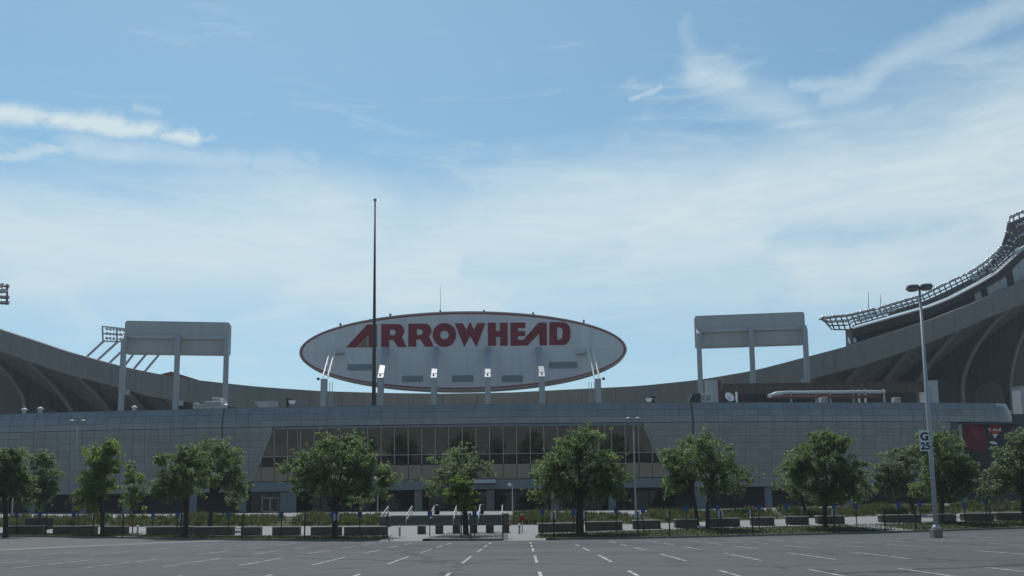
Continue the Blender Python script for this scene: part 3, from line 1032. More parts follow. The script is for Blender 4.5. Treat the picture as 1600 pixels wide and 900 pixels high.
k0 = next(i for i, (_, p) in enumerate(PTT) if p > 1392)
mb.f = [(2 * i, 2 * i + 2, 2 * i + 3, 2 * i + 1) for i in range(k0, len(PTT) - 1)]
mb.build('back_panel', 'truss', tr)
lm = MB()
lm.tube([(0, 0, 0), (0, -.1, 0), (0, -.32, -.02), (0, -.42, -.04)], [.16, .24, .34, .36], 8)
lamp_me = lm.mesh('lamp', 'bright_steel', True)
cnt = 0
for i in range(1, len(PTT) - 1):
    th, px_ = PTT[i]
    for s, pts in ((3, lines[3]), (2, lines[2]), (1, lines[1])):
        if s == 2 and 1440 < px_ < 1520: continue
        if s == 1 and (px_ < 1340 or 1400 < px_ < 1520): continue
        if random.random() < .06: continue
        o = link('lamp', lamp_me, tr)
        o.matrix_parent_inverse = Matrix.Translation(-tr.location)
        jz = .35 if s == 3 else .1
        sc_ = 1.3 if px_ > 1520 else 1.0
        o.location = pts[i] + Vector((0, 0, jz)); o.rotation_euler = (random.uniform(-.3, .1), 0, math.pi * .72 + random.uniform(-.3, .3)); o.scale = (sc_,) * 3
for px_, yb, yt in ((1357, 487, 456), (1376, 482, 460)):
    th = path(px_, px_ + 1, 2, 6)[0][0]; x, y = rp(th, 6)
    mt = thing('antenna_mast', at(px_, yb, y), 'thin antenna mast standing on the floodlight truss, ' + ('left and taller' if px_ < 1370 else 'right and shorter') + ' of two', 'antenna')
    MB().tube([at(px_, yb + 6, y), at(px_, yt, y)], [.1, .05], 5).build('mast', 'galv', mt)
    MB().beam(at(px_ - 1.5, yb - 12, y), at(px_ + 1.5, yb - 12, y), .08).build('aerial', 'galv', mt)

# left-hand light banks
bank = thing('floodlight_bank', at(185, 560, 228), 'framed floodlight bank on slanted steel struts above the left rim', 'floodlight')
YLB = 226
fr = MB()
for a, b_ in (((160, 510), (250, 520)), ((161, 533), (250, 536)), ((160, 510), (161, 533)), ((205, 515), (205, 535)), ((160.5, 521), (250, 528)), ((182, 512), (183, 534)), ((228, 517), (228, 535))):
    fr.beam(at(*a, YLB), at(*b_, YLB), .3)
    fr.beam(at(*a, YLB + 1.5) , at(*b_, YLB + 1.5), .22)
fr.build('frame', 'galv', bank)
for r_ in range(3):
    for c_ in range(16):
        px_, py_ = 165 + c_ * 5.3, 514 + r_ * 7.4 + c_ * .4
        o = link('lamp', lamp_me, bank)
        o.matrix_parent_inverse = Matrix.Translation(-bank.location)
        o.location = at(px_, py_, YLB + .3); o.rotation_euler = (-.3, 0, random.uniform(-.5, .5) + math.pi * .8); o.scale = (1.15,) * 3
for (a, b_) in (((133, 560), (163, 532)), ((150, 565), (184, 534)), ((169, 569), (205, 535)), ((192, 575), (222, 536)), ((208, 578), (242, 537)), ((225, 582), (262, 538))):
    MB().beam(at(*a, YLB + 4), at(*b_, YLB + .6), .38).build('strut', 'steel', bank)
bank2 = thing('floodlight_bank', at(3, 478, 250), 'reddish grey floodlight bank cut off by the left edge of the view', 'floodlight')
fr = MB()
for py_ in (448, 457, 466, 475): fr.beam(at(-60, py_ - 8, 250), at(12, py_, 250), .4)
for px_ in (-40, -14, 11): fr.beam(at(px_, 444, 250), at(px_, 476, 250), .4)
fr.build('frame', 'maroon', bank2)
MB().beam(at(-20, 476, 251), at(-60, 520, 254), .8).build('strut', 'steel', bank2)
for r_ in range(4):
    for c_ in range(9):
        o = link('lamp', lamp_me, bank2)
        o.matrix_parent_inverse = Matrix.Translation(-bank2.location)
        o.location = at(-30 + c_ * 4.9, 447 + r_ * 8.6, 250); o.rotation_euler = (-.2, 0, math.pi * random.choice((.8, .1))); o.scale = (1.7,) * 3

# low dark red roof peeping over the left rim
rf = thing('canopy_roof', at(275, 600, 236), 'low dark red canopy roof peeping over the left rim behind the scoreboard legs', 'roof')
mb = MB()
a, b_, c_, d_ = at(232, 589, 236), at(268, 580.5, 236), at(330, 600, 236), at(300, 600, 246)
mb.add([a, b_, c_, at(232, 612, 236), at(330, 612, 236), b_ + Vector((-4, 12, -.3)), d_], [(0, 3, 4, 2, 1), (1, 2, 6, 5), (0, 1, 5)])
o = mb.build('roof', 'maroon', rf); fixnormals(o.data)

# ------------------------------------------------------------------ oval sign
YS = 173.0
oc = at(724, 550.0, YS)
ov = thing('oval_sign', (oc.x, YS, 17.7), 'giant white oval sign with red ARROWHEAD lettering above the entrance hall', 'sign')
RX, RZ = 258.0 / F * YS, 63.8 / F * YS
TILT = R(-.1)


def el_pt(k, t, y):
    a = 2 * math.pi * t
    x, z = RX * k * math.cos(a), RZ * k * math.sin(a)
    # keep border width even all round
    return (oc.x + x * math.cos(TILT) - z * math.sin(TILT), y, oc.z + x * math.sin(TILT) + z * math.cos(TILT))


NE = 96


def ell(off, t):
    a = 2 * math.pi * t
    x, z = (RX - off) * math.cos(a), (RZ - off) * math.sin(a)
    return oc.x + x, oc.z + z


def ring(offs_ys, name, mm, close_first=False, smooth=False):
    mb = MB()
    for off, y in offs_ys:
        for i in range(NE):
            x, z = ell(off, i / NE); mb.v.append((x, y, z))
    for j in range(len(offs_ys) - 1):
        for i in range(NE):
            mb.f.append((j * NE + i, j * NE + (i + 1) % NE, (j + 1) * NE + (i + 1) % NE, (j + 1) * NE + i))
    if close_first: mb.f.append(tuple(range(NE)))
    o = mb.build(name, mm, ov, smooth); fixnormals(o.data); return o


TF = YS - 1.3
ring([(.55, TF), (.551, TF + .2)], 'face', 'oval', True)
full_e = [ell(.56, i / NE) for i in range(NE)]
for k in range(18):
    xa0, xb0 = oc.x - RX + 2 * RX * k / 18 + .02, oc.x - RX + 2 * RX * (k + 1) / 18 - .02
    strip = clip(clip(full_e, lambda p: p[0] - xa0), lambda p: xb0 - p[0])
    for lo_, hi_ in ((-99, oc.z - .02), (oc.z + .02, 99)):
        pc = clip(clip(strip, lambda p: p[1] - lo_), lambda p: hi_ - p[1])
        if len(pc) < 3: continue
        jy = random.uniform(-.012, .012)
        o = MB().plate([pc], lambda u, v, t: (u, TF + t + jy, v), -.045, -.002).build('face_sheet', 'oval', ov); fixnormals(o.data)
ring([(.36, TF - .08), (.60, TF - .08), (.60, TF + .05)], 'red_border', 'signal_red')
ring([(.58, TF - .02), (.36, TF - .085), (.30, TF - .12), (.05, TF - .06), (0, TF + .2), (0, TF + 2.6), (.5, TF + 3.0)], 'rim', 'rim')
ring([(.5, TF + 3.0), (.51, TF + 2.9)], 'back', 'oval', True)


def sx(px_, py_):
    p = at(px_, py_, TF); return (p.x, p.z)


def letter(loops, mm='red', name='letter'):
    mb = MB().plate([[sx(*p) for p in lp] for lp in loops], lambda u, v, t: (u, TF + t, v), -.16, .0)
    o = mb.build(name, mm, ov); fixnormals(o.data); return o


S = 8.421
g1 = lambda pts: [(535 + x / S, 495 + y / S) for x, y in pts]
g2 = lambda pts: [(710 + x / S, 495 + y / S) for x, y in pts]


def arc_pts(cx, cy, rx, ry, a0, a1, n_=8):
    return [(cx + rx * math.cos(R(a0 + (a1 - a0) * i / n_)), cy + ry * math.sin(R(a0 + (a1 - a0) * i / n_))) for i in range(n_ + 1)]


letter([g1([(50, 403), (330, 103), (453, 103), (453, 403), (345, 403), (345, 245), (185, 403)])])
letter([g1([(200, 403), (330, 270), (330, 403)])], 'gold', 'gold_triangle')
for dx_, dy_ in ((0, 0), (357, -5)):
    o_ = [(512, 98)] + arc_pts(730, 188, 85, 90, -90, 35) + [(783, 262), (845, 398), (730, 398), (672, 305), (615, 305), (615, 398), (512, 398)]
    h_ = [(625, 168)] + arc_pts(665, 207, 38, 39, -90, 90, 6) + [(625, 246)]
    letter([g1([(x + dx_, y + dy_) for x, y in o_]), g1([(x + dx_, y + dy_) for x, y in h_])])
letter([g1(arc_pts(1343, 240, 156, 156, 0, 345, 23)), g1(arc_pts(1343, 240, 57, 58, 0, 340, 17))])
letter([g2([(5, 88), (110, 88), (160, 175), (207, 65), (255, 175), (300, 85), (408, 85), (292, 397), (208, 255), (130, 397)])])
letter([g2([(440, 80), (545, 80), (545, 190), (600, 190), (600, 80), (700, 80), (700, 380), (603, 380), (603, 265), (548, 265), (548, 380), (443, 380)])])
letter([g2([(735, 78), (932, 78), (932, 148), (835, 148), (835, 190), (932, 190), (932, 255), (835, 255), (835, 305), (905, 305), (1110, 78), (1213, 78), (1218, 375), (1122, 375), (1115, 220), (965, 378), (740, 380)])])
letter([g2([(1250, 72)] + arc_pts(1420, 180, 105, 108, -90, 0, 6) + arc_pts(1420, 265, 102, 107, 0, 90, 6) + [(1250, 372)]),
        g2([(1350, 138), (1385, 138), (1412, 155), (1424, 190), (1422, 255), (1410, 285), (1385, 302), (1352, 302)])])
for x0, x1, y0, y1 in ((543, 581, 569, 579), (628, 661, 587, 597), (706, 740, 586, 597), (784, 817, 586, 597), (858, 902, 565, 576)):
    nl = 5
    a, b_ = at(x0, y1, TF), at(x1, y0, TF)
    fr_ = MB().box((a.x, TF - .09, a.z), (b_.x, TF - .02, b_.z)).build('louvre', 'louver', ov)
    for k in range(nl):
        z = a.z + (b_.z - a.z) * (k + .5) / nl
        MB().add([(a.x + .05, TF - .10, z + .06), (b_.x - .05, TF - .10, z + .06), (b_.x - .05, TF - .16, z - .07), (a.x + .05, TF - .16, z - .07)], [(0, 1, 2, 3)]).build('slat', 'galv', fr_)
# four legs with raking arms
ZR = ZT - .6
for bx, jx, jy, ex, ey in ((590, 595, 588, 603, 546), (676, 678, 588, 682, 545), (761.5, 762, 587, 762, 545), (848, 846.5, 586, 841, 545)):
    YL = 164.0
    j = at(jx, jy, YL); e_ = at(ex, ey, TF)
    MB().cbox((j.x - .5, YL - .6, ZR), (j.x + .5, YL + .6, j.z - .25), .06).build('leg', 'steel', ov)
    MB().add([(j.x - .5, YL - .62, j.z - .3), (j.x + .5, YL - .62, j.z - .3), (j.x + .5, YL + .7, j.z + .9), (j.x - .5, YL + .7, j.z + .9), (j.x - .5, YL + .7, j.z - .3), (j.x + .5, YL + .7, j.z - .3)],
             [(0, 1, 2, 3), (0, 3, 4), (1, 5, 2), (3, 2, 5, 4), (0, 4, 5, 1)]).build('sloped_cap', 'white', ov)
    MB().beam((j.x, YL + .5, j.z + .25), (e_.x, TF - .1, e_.z), .95, .8).build('arm', 'steel', ov)
    MB().box((j.x - .14, YL - .86, j.z - .1), (j.x + .14, YL - .6, j.z + .22)).build('floodlight', 'black', ov)
# outer legs with ladders and trussed arms
for s, bx, tx_, lx in ((-1, 506.5, 518, 516), (1, 934, 925, 925)):
    YL = 164.0
    j = at(bx, 592, YL); e_ = at(tx_, 548, TF)
    MB().cbox((j.x - .5, YL - .6, ZR), (j.x + .5, YL + .6, j.z), .06).build('leg', 'steel', ov)
    off = Vector((.85 * -s, 0, 0))
    for k in (0, 1):
        o2 = off * k
        a, b_ = Vector((j.x, YL, j.z)) + o2 + Vector((s * .25, 0, 0)), Vector((e_.x, TF - .2, e_.z + .2)) + o2
        mb = MB()
        ux_ = Vector((0, 0, .55))
        mb.beam(a, b_, .13); mb.beam(a + ux_, b_ + ux_, .13)
        for q_ in range(10):
            t0, t1 = q_ / 10, (q_ + 1) / 10
            mb.beam(a.lerp(b_, t0) + (ux_ if q_ % 2 else Vector()), a.lerp(b_, t1) + (Vector() if q_ % 2 else ux_), .09)
        mb.build('truss_arm', 'white', ov)
    l0 = at(lx - .8, 600, YL + .2)
    mb = MB()
    for k in (-.45, .0, .45): mb.beam((l0.x + k, YL + .2, ZR), (l0.x + k, YL + .2, l0.z + .4), .09)
    for q_ in range(12): mb.beam((l0.x - .45, YL + .2, ZR + .3 + q_ * .4), (l0.x + .45, YL + .2, ZR + .3 + q_ * .4), .06)
    mb.build('ladder', 'galv', ov)
    MB().box((j.x + s * 1.0 - .2, YL - .3, j.z - .2), (j.x + s * 1.0 + .2, YL + .1, j.z + .2)).build('floodlight', 'black', ov)
    MB().beam((j.x, YL - .1, j.z - .05), (j.x + s * 1.0, YL - .1, j.z - .05), .08).build('bracket', 'galv', ov)
    # small work platform fixed to the face
    p_ = at(531 if s < 0 else 908, 553, TF)
    MB().box((p_.x - .9, TF - .9, p_.z - .1), (p_.x + .9, TF - .02, p_.z + .02)).box((p_.x - .9, TF - .9, p_.z + .75), (p_.x + .9, TF - .84, p_.z + .81)).build('platform', 'galv', ov)
for px_, py_ in ((532, 507), (610, 492), (688, 487), (756, 486.5), (833, 490), (912, 502)):
    p_ = at(px_, py_, YS)
    MB().box((p_.x - .18, YS - .2, p_.z - .25), (p_.x + .18, YS + .2, p_.z + .22)).build('beacon', 'lamp_grey', ov)
p_ = at(688, 487, YS)
MB().tube([(p_.x, YS + .2, p_.z - .3), (p_.x, YS + .2, at(688, 447, YS).z)], [.06, .03], 5).build('mast', 'galv', ov)

# flagpole
b_, t_ = at(584, 634, 160), at(586, 315, 160)
fp = thing('flagpole', (b_.x, 160, ZR), 'tall dark bare flagpole in front of the left part of the oval sign', 'flagpole')
MB().tube([(b_.x, 160, ZR), (b_.x, 160, ZR + 8), (t_.x, 160, t_.z)], [.36, .32, .13], 10).build('pole', 'pole_dark', fp, True)
MB().tube([(t_.x, 160, t_.z + .02), (t_.x, 160, t_.z + .14), (t_.x, 160, t_.z + .32), (t_.x, 160, t_.z + .5), (t_.x, 160, t_.z + .58)], [.1, .26, .32, .22, .05], 10).build('finial', 'lamp_grey', fp, True)
MB().box((b_.x - .6, 159.4, ZR - .02), (b_.x + .6, 160.6, ZR + .4)).build('base', 'deck', fp)


# ------------------------------------------------------------------ scoreboards (backs)
def scoreboard(label, c0, c1, ytop, ybot, rz, legs, boxes):
    YC = 166.0
    p0, p1 = at(c0, ybot, YC), at(c1, ytop, YC)
    cx_, cz_ = (p0.x + p1.x) / 2, (p0.z + p1.z) / 2
    w, h = (p1.x - p0.x), (p1.z - p0.z)
    o = thing('scoreboard', (cx_, YC, ZR), label, 'scoreboard', None, rz)
    M_ = Matrix.Translation((cx_, YC, 0)) @ Matrix.Rotation(rz, 4, 'Z')
    T = 1.9
    # rounded box
    mb = MB()
    c = .45
    out = []
    for sx_, sz_, a0 in ((1, -1, -90), (1, 1, 0), (-1, 1, 90), (-1, -1, 180)):
        for a in (0, 30, 60, 90):
            out.append((sx_ * (w / 2 - c) + c * math.cos(R(a0 + a)), cz_ + sz_ * (h / 2 - c) + c * math.sin(R(a0 + a))))
    mb.plate([out], lambda u, v, t: M_ @ Vector((u, t, v)), 0, T)
    bx = mb.build('cabinet', 'board', o); fixnormals(bx.data)
    # seams: slightly proud back panels
    npan = 8
    for i in range(npan):
        for z0, z1 in ((cz_ - h / 2 + .15, cz_ - .25), (cz_ + .35, cz_ + h / 2 - .15)):
            x0, x1 = -w / 2 + .3 + (w - .6) * i / npan + .02, -w / 2 + .3 + (w - .6) * (i + 1) / npan - .02
            mb = MB().box((x0, -.03, z0), (x1, .0 - .003, z1)); mb.v = [tuple(M_ @ Vector(v)) for v in mb.v]
            mb.build('back_panel', 'board', o)
    mb = MB().box((-w / 2 + .2, -.55, cz_ - .3), (w / 2 - .2, -.02, cz_ + .3)); mb.v = [tuple(M_ @ Vector(v)) for v in mb.v]
    mb.build('beam', 'board', o)
    for fx in legs:
        a = M_ @ Vector((fx * w, -1.25, 0)); zt_ = cz_ - .55
        mb = MB().cbox((-.42, -.42, ZR), (.42, .42, zt_), .08)
        L_ = Matrix.Translation((a.x, a.y, 0)) @ Matrix.Rotation(rz, 4, 'Z')
        mb.v = [tuple(L_ @ Vector(v)) for v in mb.v]
        mb.build('leg', 'steel', o)
        e_ = M_ @ Vector((fx * w, -.3, cz_ + .1))
        MB().beam((a.x, a.y, zt_ - .25), e_, .8, .7).build('arm', 'steel', o)
    for fx, z in boxes:
        a = M_ @ Vector((fx * w, -1.45, 0))
        mb = MB().box((.5, -.5, z), (1.3, .2, z + .85)); L_ = Matrix.Translation((a.x, a.y, 0)) @ Matrix.Rotation(rz, 4, 'Z')
        mb.v = [tuple(L_ @ Vector(v)) for v in mb.v]
        mb.build('control_box', 'steel', o)
    return o


scoreboard('grey back of a rounded scoreboard on three legs left of the oval sign', 197, 357, 501.5, 553.5, R(8), (-.485, .02, .485), ((-.485, 22.8), (.02, 21.0)))
scoreboard('grey back of a rounded scoreboard on three legs right of the oval sign', 1088, 1254, 489.5, 540.5, R(-8), (-.47, 0.005, .485), ((.405, 23.6),))

# ------------------------------------------------------------------ roof gear
AC = 'rooftop plant'


def unit(px0, px1, py0, py1, Y, label, name='rooftop_unit', cat='air conditioner', mm='board', dpt=1.4):
    a, b_ = at(px0, py1, Y), at(px1, py0, Y)
    o = thing(name, ((a.x + b_.x) / 2, Y, ZR), label, cat)
    MB().cbox((a.x, Y, max(a.z, ZR)), (b_.x, Y + dpt, b_.z), .05).build('casing', mm, o)
    n_ = max(2, int((b_.x - a.x) / .3))
    for k in range(3):
        z = a.z + (b_.z - a.z) * (.35 + .18 * k)
        MB().box((a.x + .12, Y - .03, z), (b_.x - .12, Y - .003, z + (b_.z - a.z) * .09)).build('grille_slat', 'lamp_grey', o)
    MB().box((a.x - .03, Y - .03, ZR - .01), (b_.x + .03, Y + dpt + .03, ZR + .12)).build('curb', 'deck', o)
    return o


unit(301, 307.5, 629, 638, 152, 'small pale rooftop unit, leftmost in the cluster left of a scoreboard leg')
unit(309, 318, 632, 638, 152, 'low pale rooftop box second from the left in the roof cluster')
unit(320, 332, 627, 638, 152.4, 'square pale rooftop unit in the middle of the roof cluster')
unit(331, 341, 620.5, 638, 154.2, 'tallest pale rooftop unit just left of the right scoreboard leg of the left board')
unit(334, 343, 627, 638, 151.9, 'pale rooftop unit with bright top in front of the scoreboard leg')
unit(1094, 1102, 615, 630, 153, 'pale rooftop unit with bright top left of the grey screen wall')
unit(1103, 1111, 615, 630, 154, 'pale rounded rooftop unit against the grey screen wall')
unit(1283, 1293, 620.5, 630, 150, 'small white rooftop box under the white duct')
unit(1398, 1407, 620.5, 630, 151, 'small white rooftop box right of the white duct')


def dish(px_, py_, r_, Y, label, face):
    c = at(px_, py_, Y)
    o = thing('satellite_dish', (c.x, Y, ZR), label, 'dish')
    mb = MB().dome((0, 0, 0), r_, r_ * .32, 14, 4)
    q_ = Vector(face).normalized().to_track_quat('-Z', 'Y').to_matrix()
    mb.v = [tuple(c + q_ @ Vector(v)) for v in mb.v]
    mb.build('reflector', 'white', o, True)
    MB().beam((c.x, Y + .1, ZR - .01), (c.x, Y + .1, c.z), .14).build('mount', 'galv', o)
    MB().beam(c, c + Vector(face).normalized() * r_ * .9, .05).build('feed_arm', 'galv', o)
    return o


dish(349.5, 627, .75, 152, 'white satellite dish right of the roof cluster by the scoreboard leg', (.7, -.3, .5))
dish(1140, 620, .85, 153, 'white round satellite dish between grey screen wall and dark louvre wall', (.3, -.8, .4))


def worklight(px_, py_, Y, label, s):
    c = at(px_, py_, Y)
    o = thing('roof_floodlight', (c.x, Y, ZR), label, 'floodlight')
    MB().add([c + Vector(v) for v in ((-.55, -.1, .25), (.55, -.1, .25), (.25, -.2, -.3), (-.35, -.2, -.3), (-.55, .5, .25), (.55, .5, .25), (.25, .4, -.3), (-.35, .4, -.3))],
             [(0, 3, 2, 1), (4, 5, 6, 7), (0, 1, 5, 4), (1, 2, 6, 5), (2, 3, 7, 6), (3, 0, 4, 7)]).build('head', 'white', o)
    mb = MB().box((c.x + s * .62 - .5, Y, ZR), (c.x + s * .62 + .5, Y + .5, ZR + .25)).beam((c.x + s * .9, Y + .2, ZR), (c.x + s * .55, Y + .2, c.z + .35), .4)
    mb.build('mount', 'black', o)
    MB().box((c.x + s * .6 - .4, Y + .05, c.z + .25), (c.x + s * .6 + .35, Y + .5, c.z + .55)).build('ballast_box', 'black', o)


worklight(456, 628, 150.5, 'white roof floodlight on a black mount left of the oval sign', -1)
worklight(1014.5, 624.5, 150, 'white roof floodlight on a black mount right of the oval sign', 1)
a, b_ = at(398, 627, 152), at(432, 634, 152)
sl = thing('roof_hatch', (a.x, 152, ZR), 'pale sloping roof hatch cover beside the left roof floodlight', 'hatch')
MB().add([(a.x, 151.5, a.z - .15), (b_.x, 151.5, a.z), (b_.x, 153, a.z + .05), (a.x, 153, a.z - .1), (a.x + 2.2, 151.6, ZR), (b_.x, 151.6, ZR), (b_.x, 153, ZR), (a.x + 2.2, 153, ZR)],
         [(0, 1, 2, 3), (0, 4, 5, 1), (1, 5, 6, 2), (2, 6, 7, 3), (3, 7, 4, 0)]).build('cover', 'board', sl)
MB().box((b_.x - .9, 151.3, ZR), (b_.x + .1, 151.5, a.z - .02)).build('door', 'steel', sl)
# domed skylights / vents
for px_, py_, lab in ((38, 641, 'white domed roof vent nearest the left edge of the view'), (63, 639.5, 'white domed roof vent second from the left'), (210, 637.5, 'white domed roof vent between the two left scoreboard legs')):
    c = at(px_, py_, 153)
    o = thing('roof_vent', (c.x, 153, ZR), lab, 'roof vent')
    MB().tube([(c.x, 153, ZR), (c.x, 153, c.z)], [.3, .3], 10).build('stack', 'galv', o)
    MB().dome((c.x, 153, c.z - .02), .48, .4)  .build('cap', 'oval', o, True)
# grey screen wall, dark louvre wall, white duct
a, b_ = at(1102, 594, 157), at(1127, 630, 157)
o = thing('screen_wall', ((a.x + b_.x) / 2, 157, ZR), 'plain grey rooftop screen wall below the left leg of the right scoreboard', 'wall')
MB().box((a.x, 157, ZR), (b_.x, 157.4, a.z)).build('panel', 'board', o)
MB().box((b_.x - .45, 156.9, ZR), (b_.x + .05, 157.0 - .003, a.z)).build('edge_post', 'maroon', o)
lw = thing('louvre_wall', (at(1290, 620, 158).x, 158, ZR), 'long dark brown louvred plant screen behind the white roof duct', 'louvre screen')
a, b_ = at(1130, 599, 158), at(1447, 599, 158)
z1 = at(1290, 599, 158).z; z0 = at(1290, 614.5, 158).z
npan = 20
for i in range(npan):
    x0, x1 = a.x + (b_.x - a.x) * i / npan, a.x + (b_.x - a.x) * (i + 1) / npan
    MB().box((x0 + .04, 158, z0), (x1 - .04, 158.15, z1)).build('louvre_panel', 'stone', lw)
    if i % 2 == 0: MB().box((x0 - .08, 158.2, ZR), (x0 + .08, 158.4, z1 - .05)).build('post', 'post', lw)
MB().box((a.x, 162, ZR), (b_.x, 162.2, z1 - .3)).build('back_screen', 'dark_wall', lw)
MB().box((a.x, 157.9, z1), (b_.x, 158.3, z1 + .12)).build('top_rail', 'maroon', lw)
a, b_ = at(1447, 595, 157), at(1467.5, 632, 157)
o = thing('stair_bulkhead', ((a.x + b_.x) / 2, 157, ZR), 'pale grey rooftop bulkhead at the right end of the dark louvre screen', 'bulkhead')
MB().box((a.x, 157, ZR), (b_.x, 160, a.z - .1)).build('wall', 'board', o)
MB().box((a.x - .08, 156.92, a.z - .1), (b_.x + .08, 160.1, a.z + .06)).build('roof', 'steel', o)
MB().box((a.x + .25, 156.95, ZR + .1), (a.x + .9, 157 - .003, a.z - .9)).build('door', 'steel', o)
a, b_ = at(1594, 604, 168), at(1625, 632, 168)
o = thing('roof_kiosk', ((a.x + b_.x) / 2, 168, ZR), 'pale box shaped kiosk at the right edge of the roof', 'kiosk')
MB().cbox((a.x, 168, ZR - 3), (b_.x, 171, a.z), .05).build('wall', 'board', o)
MB().box((a.x - .1, 167.9, a.z), (b_.x, 171.1, a.z + .1)).build('roof', 'steel', o)
du = thing('roof_duct', (at(1290, 618, 153).x, 153, ZR), 'long white roof duct with flanges on stubby supports', 'duct')
YDu = 153
z = at(1290, 616, YDu).z
xs_ = [at(p, 616, YDu).x for p in (1200, 1213, 1226, 1270, 1320, 1340, 1383)]
MB().tube([(xs_[0], YDu, z - .25), (xs_[1], YDu, z + .1), (xs_[2], YDu, z + .35), (xs_[-1], YDu, z + .3)], [.28, .42, .26, .26], 12).build('pipe', 'oval', du, True)
MB().tube([(xs_[0] + .6, YDu - .5, z - .45), (xs_[-1] - 1, YDu - .5, z - .5)], [.26, .26], 10).build('lower_pipe', 'maroon', du, True)
for p in (1236, 1275, 1297, 1333, 1342, 1352, 1381):
    x = at(p, 616, YDu).x
    MB().tube([(x - .12, YDu, z + .32), (x + .12, YDu, z + .32)], [.36, .36], 12).build('flange', 'board', du)
    MB().box((x - .12, YDu - .15, ZR), (x + .12, YDu + .15, z + .1)).build('support', 'white' if p in (1342, 1352) else 'galv', du)
c = at(1151, 620, 152.5)
o = thing('vent_pipe', (c.x, 152.5, ZR), 'short white vent pipe right of the round satellite dish', 'vent pipe')
MB().tube([(c.x, 152.5, ZR), (c.x, 152.5, at(1151, 614, 152.5).z)], [.16, .16], 8).build('pipe', 'white', o, True)
MB().tube([(c.x, 152.5, at(1151, 614, 152.5).z), (c.x, 152.5, at(1151, 612.5, 152.5).z)], [.24, .12], 8).build('cowl', 'white', o, True)
c = at(1083, 622, 152)
o = thing('equipment_cover', (c.x, 152, ZR), 'dark sloping equipment cover on the roof left of the grey screen wall', 'equipment')
MB().add([(c.x - 1.6, 151, ZR), (c.x + 1, 151, ZR), (c.x + 1, 151, c.z + .7), (c.x - .3, 151, c.z + .5), (c.x - 1.6, 152.6, ZR), (c.x + 1, 152.6, ZR), (c.x + 1, 152.6, c.z + .7), (c.x - .3, 152.6, c.z + .5)],
         [(0, 1, 2, 3), (7, 6, 5, 4), (0, 3, 7, 4), (3, 2, 6, 7), (2, 1, 5, 6)]).build('cover', 'post', o)
MB().box((c.x - 1.7, 150.9, ZR - .01), (c.x + 1.1, 152.7, ZR + .1)).build('plinth', 'deck', o)

# ------------------------------------------------------------------ steps and stone work
st = thing('entrance_steps', (-6.5, 92, surf(-6.5, 91)), 'flight of broad grey concrete steps up to the plaza with white handrails', 'steps')
ya, za = Y3(-6.5), L3(-6.5)[1]
yb, zb_ = Y4(-6.5), L4(-6.5)[1]
NSTEP = 7
for i in range(NSTEP):
    z0, z1 = za + (zb_ - za) * i / NSTEP, za + (zb_ - za) * (i + 1) / NSTEP
    y0 = ya + .3 + (yb - ya - .3) * i / NSTEP
    MB().box((ST0 + .02, y0, za - .3), (ST1 - .02, yb + .15, z1 + .012)).build('step', 'grey_paving' if i < NSTEP - 1 else 'pavement', st)
for px_ in (606, 643, 678, 713, 750, 785):
    xb0 = at(px_, 805, yb).x
    rl = MB()
    rl.beam((xb0, ya + .6, za + .95), (xb0, yb + .5, zb_ + .95), .07)
    rl.beam((xb0, ya + .6, za + .55), (xb0, yb + .5, zb_ + .55), .05)
    for s in (0, .5, 1):
        y = ya + .6 + (yb - ya - .1) * s; zz = za + (zb_ - za) * s
        rl.beam((xb0, y, zz - .1), (xb0, y, zz + .98), .07)
    rl.build('handrail', 'sign_grey', st)


def stone_block(px0, px1, Yo, label, h=.72, dpt=.9, group='low stone walls along the lot edge', top='sunlit_coping', name='stone_wall', rz=0, base=None):
    xm = at((px0 + px1) / 2, 828, Yo).x
    x0, x1 = at(px0, 828, Yo).x, at(px1, 828, Yo).x
    z = min(surf(x0, Yo), surf(x1, Yo), surf(x0, Yo + dpt)) - .05 if base is None else base
    zt = max(surf(x0, Yo), surf(x1, Yo)) + h if base is None else base + h
    o = thing(name, (xm, Yo, z), label, 'stone wall' if name == 'stone_wall' else 'stone block', group)
    n_ = max(1, round((x1 - x0) / 1.3))
    for i in range(n_):
        a, b2 = x0 + (x1 - x0) * i / n_, x0 + (x1 - x0) * (i + 1) / n_
        j = random.uniform(-.02, .02)
        za_, zb2 = surf(a, Yo), surf(b2, Yo)
        mb = MB().cbox((a + .008, Yo + j, z), (b2 - .008, Yo + dpt + j, zt - .09), .03)
        mb.build('stone', 'stone', o)
    MB().cbox((x0 - .03, Yo - .05, zt - .085), (x1 + .03, Yo + dpt + .05, zt), .02).build('sunlit_coping', top, o)
    return o


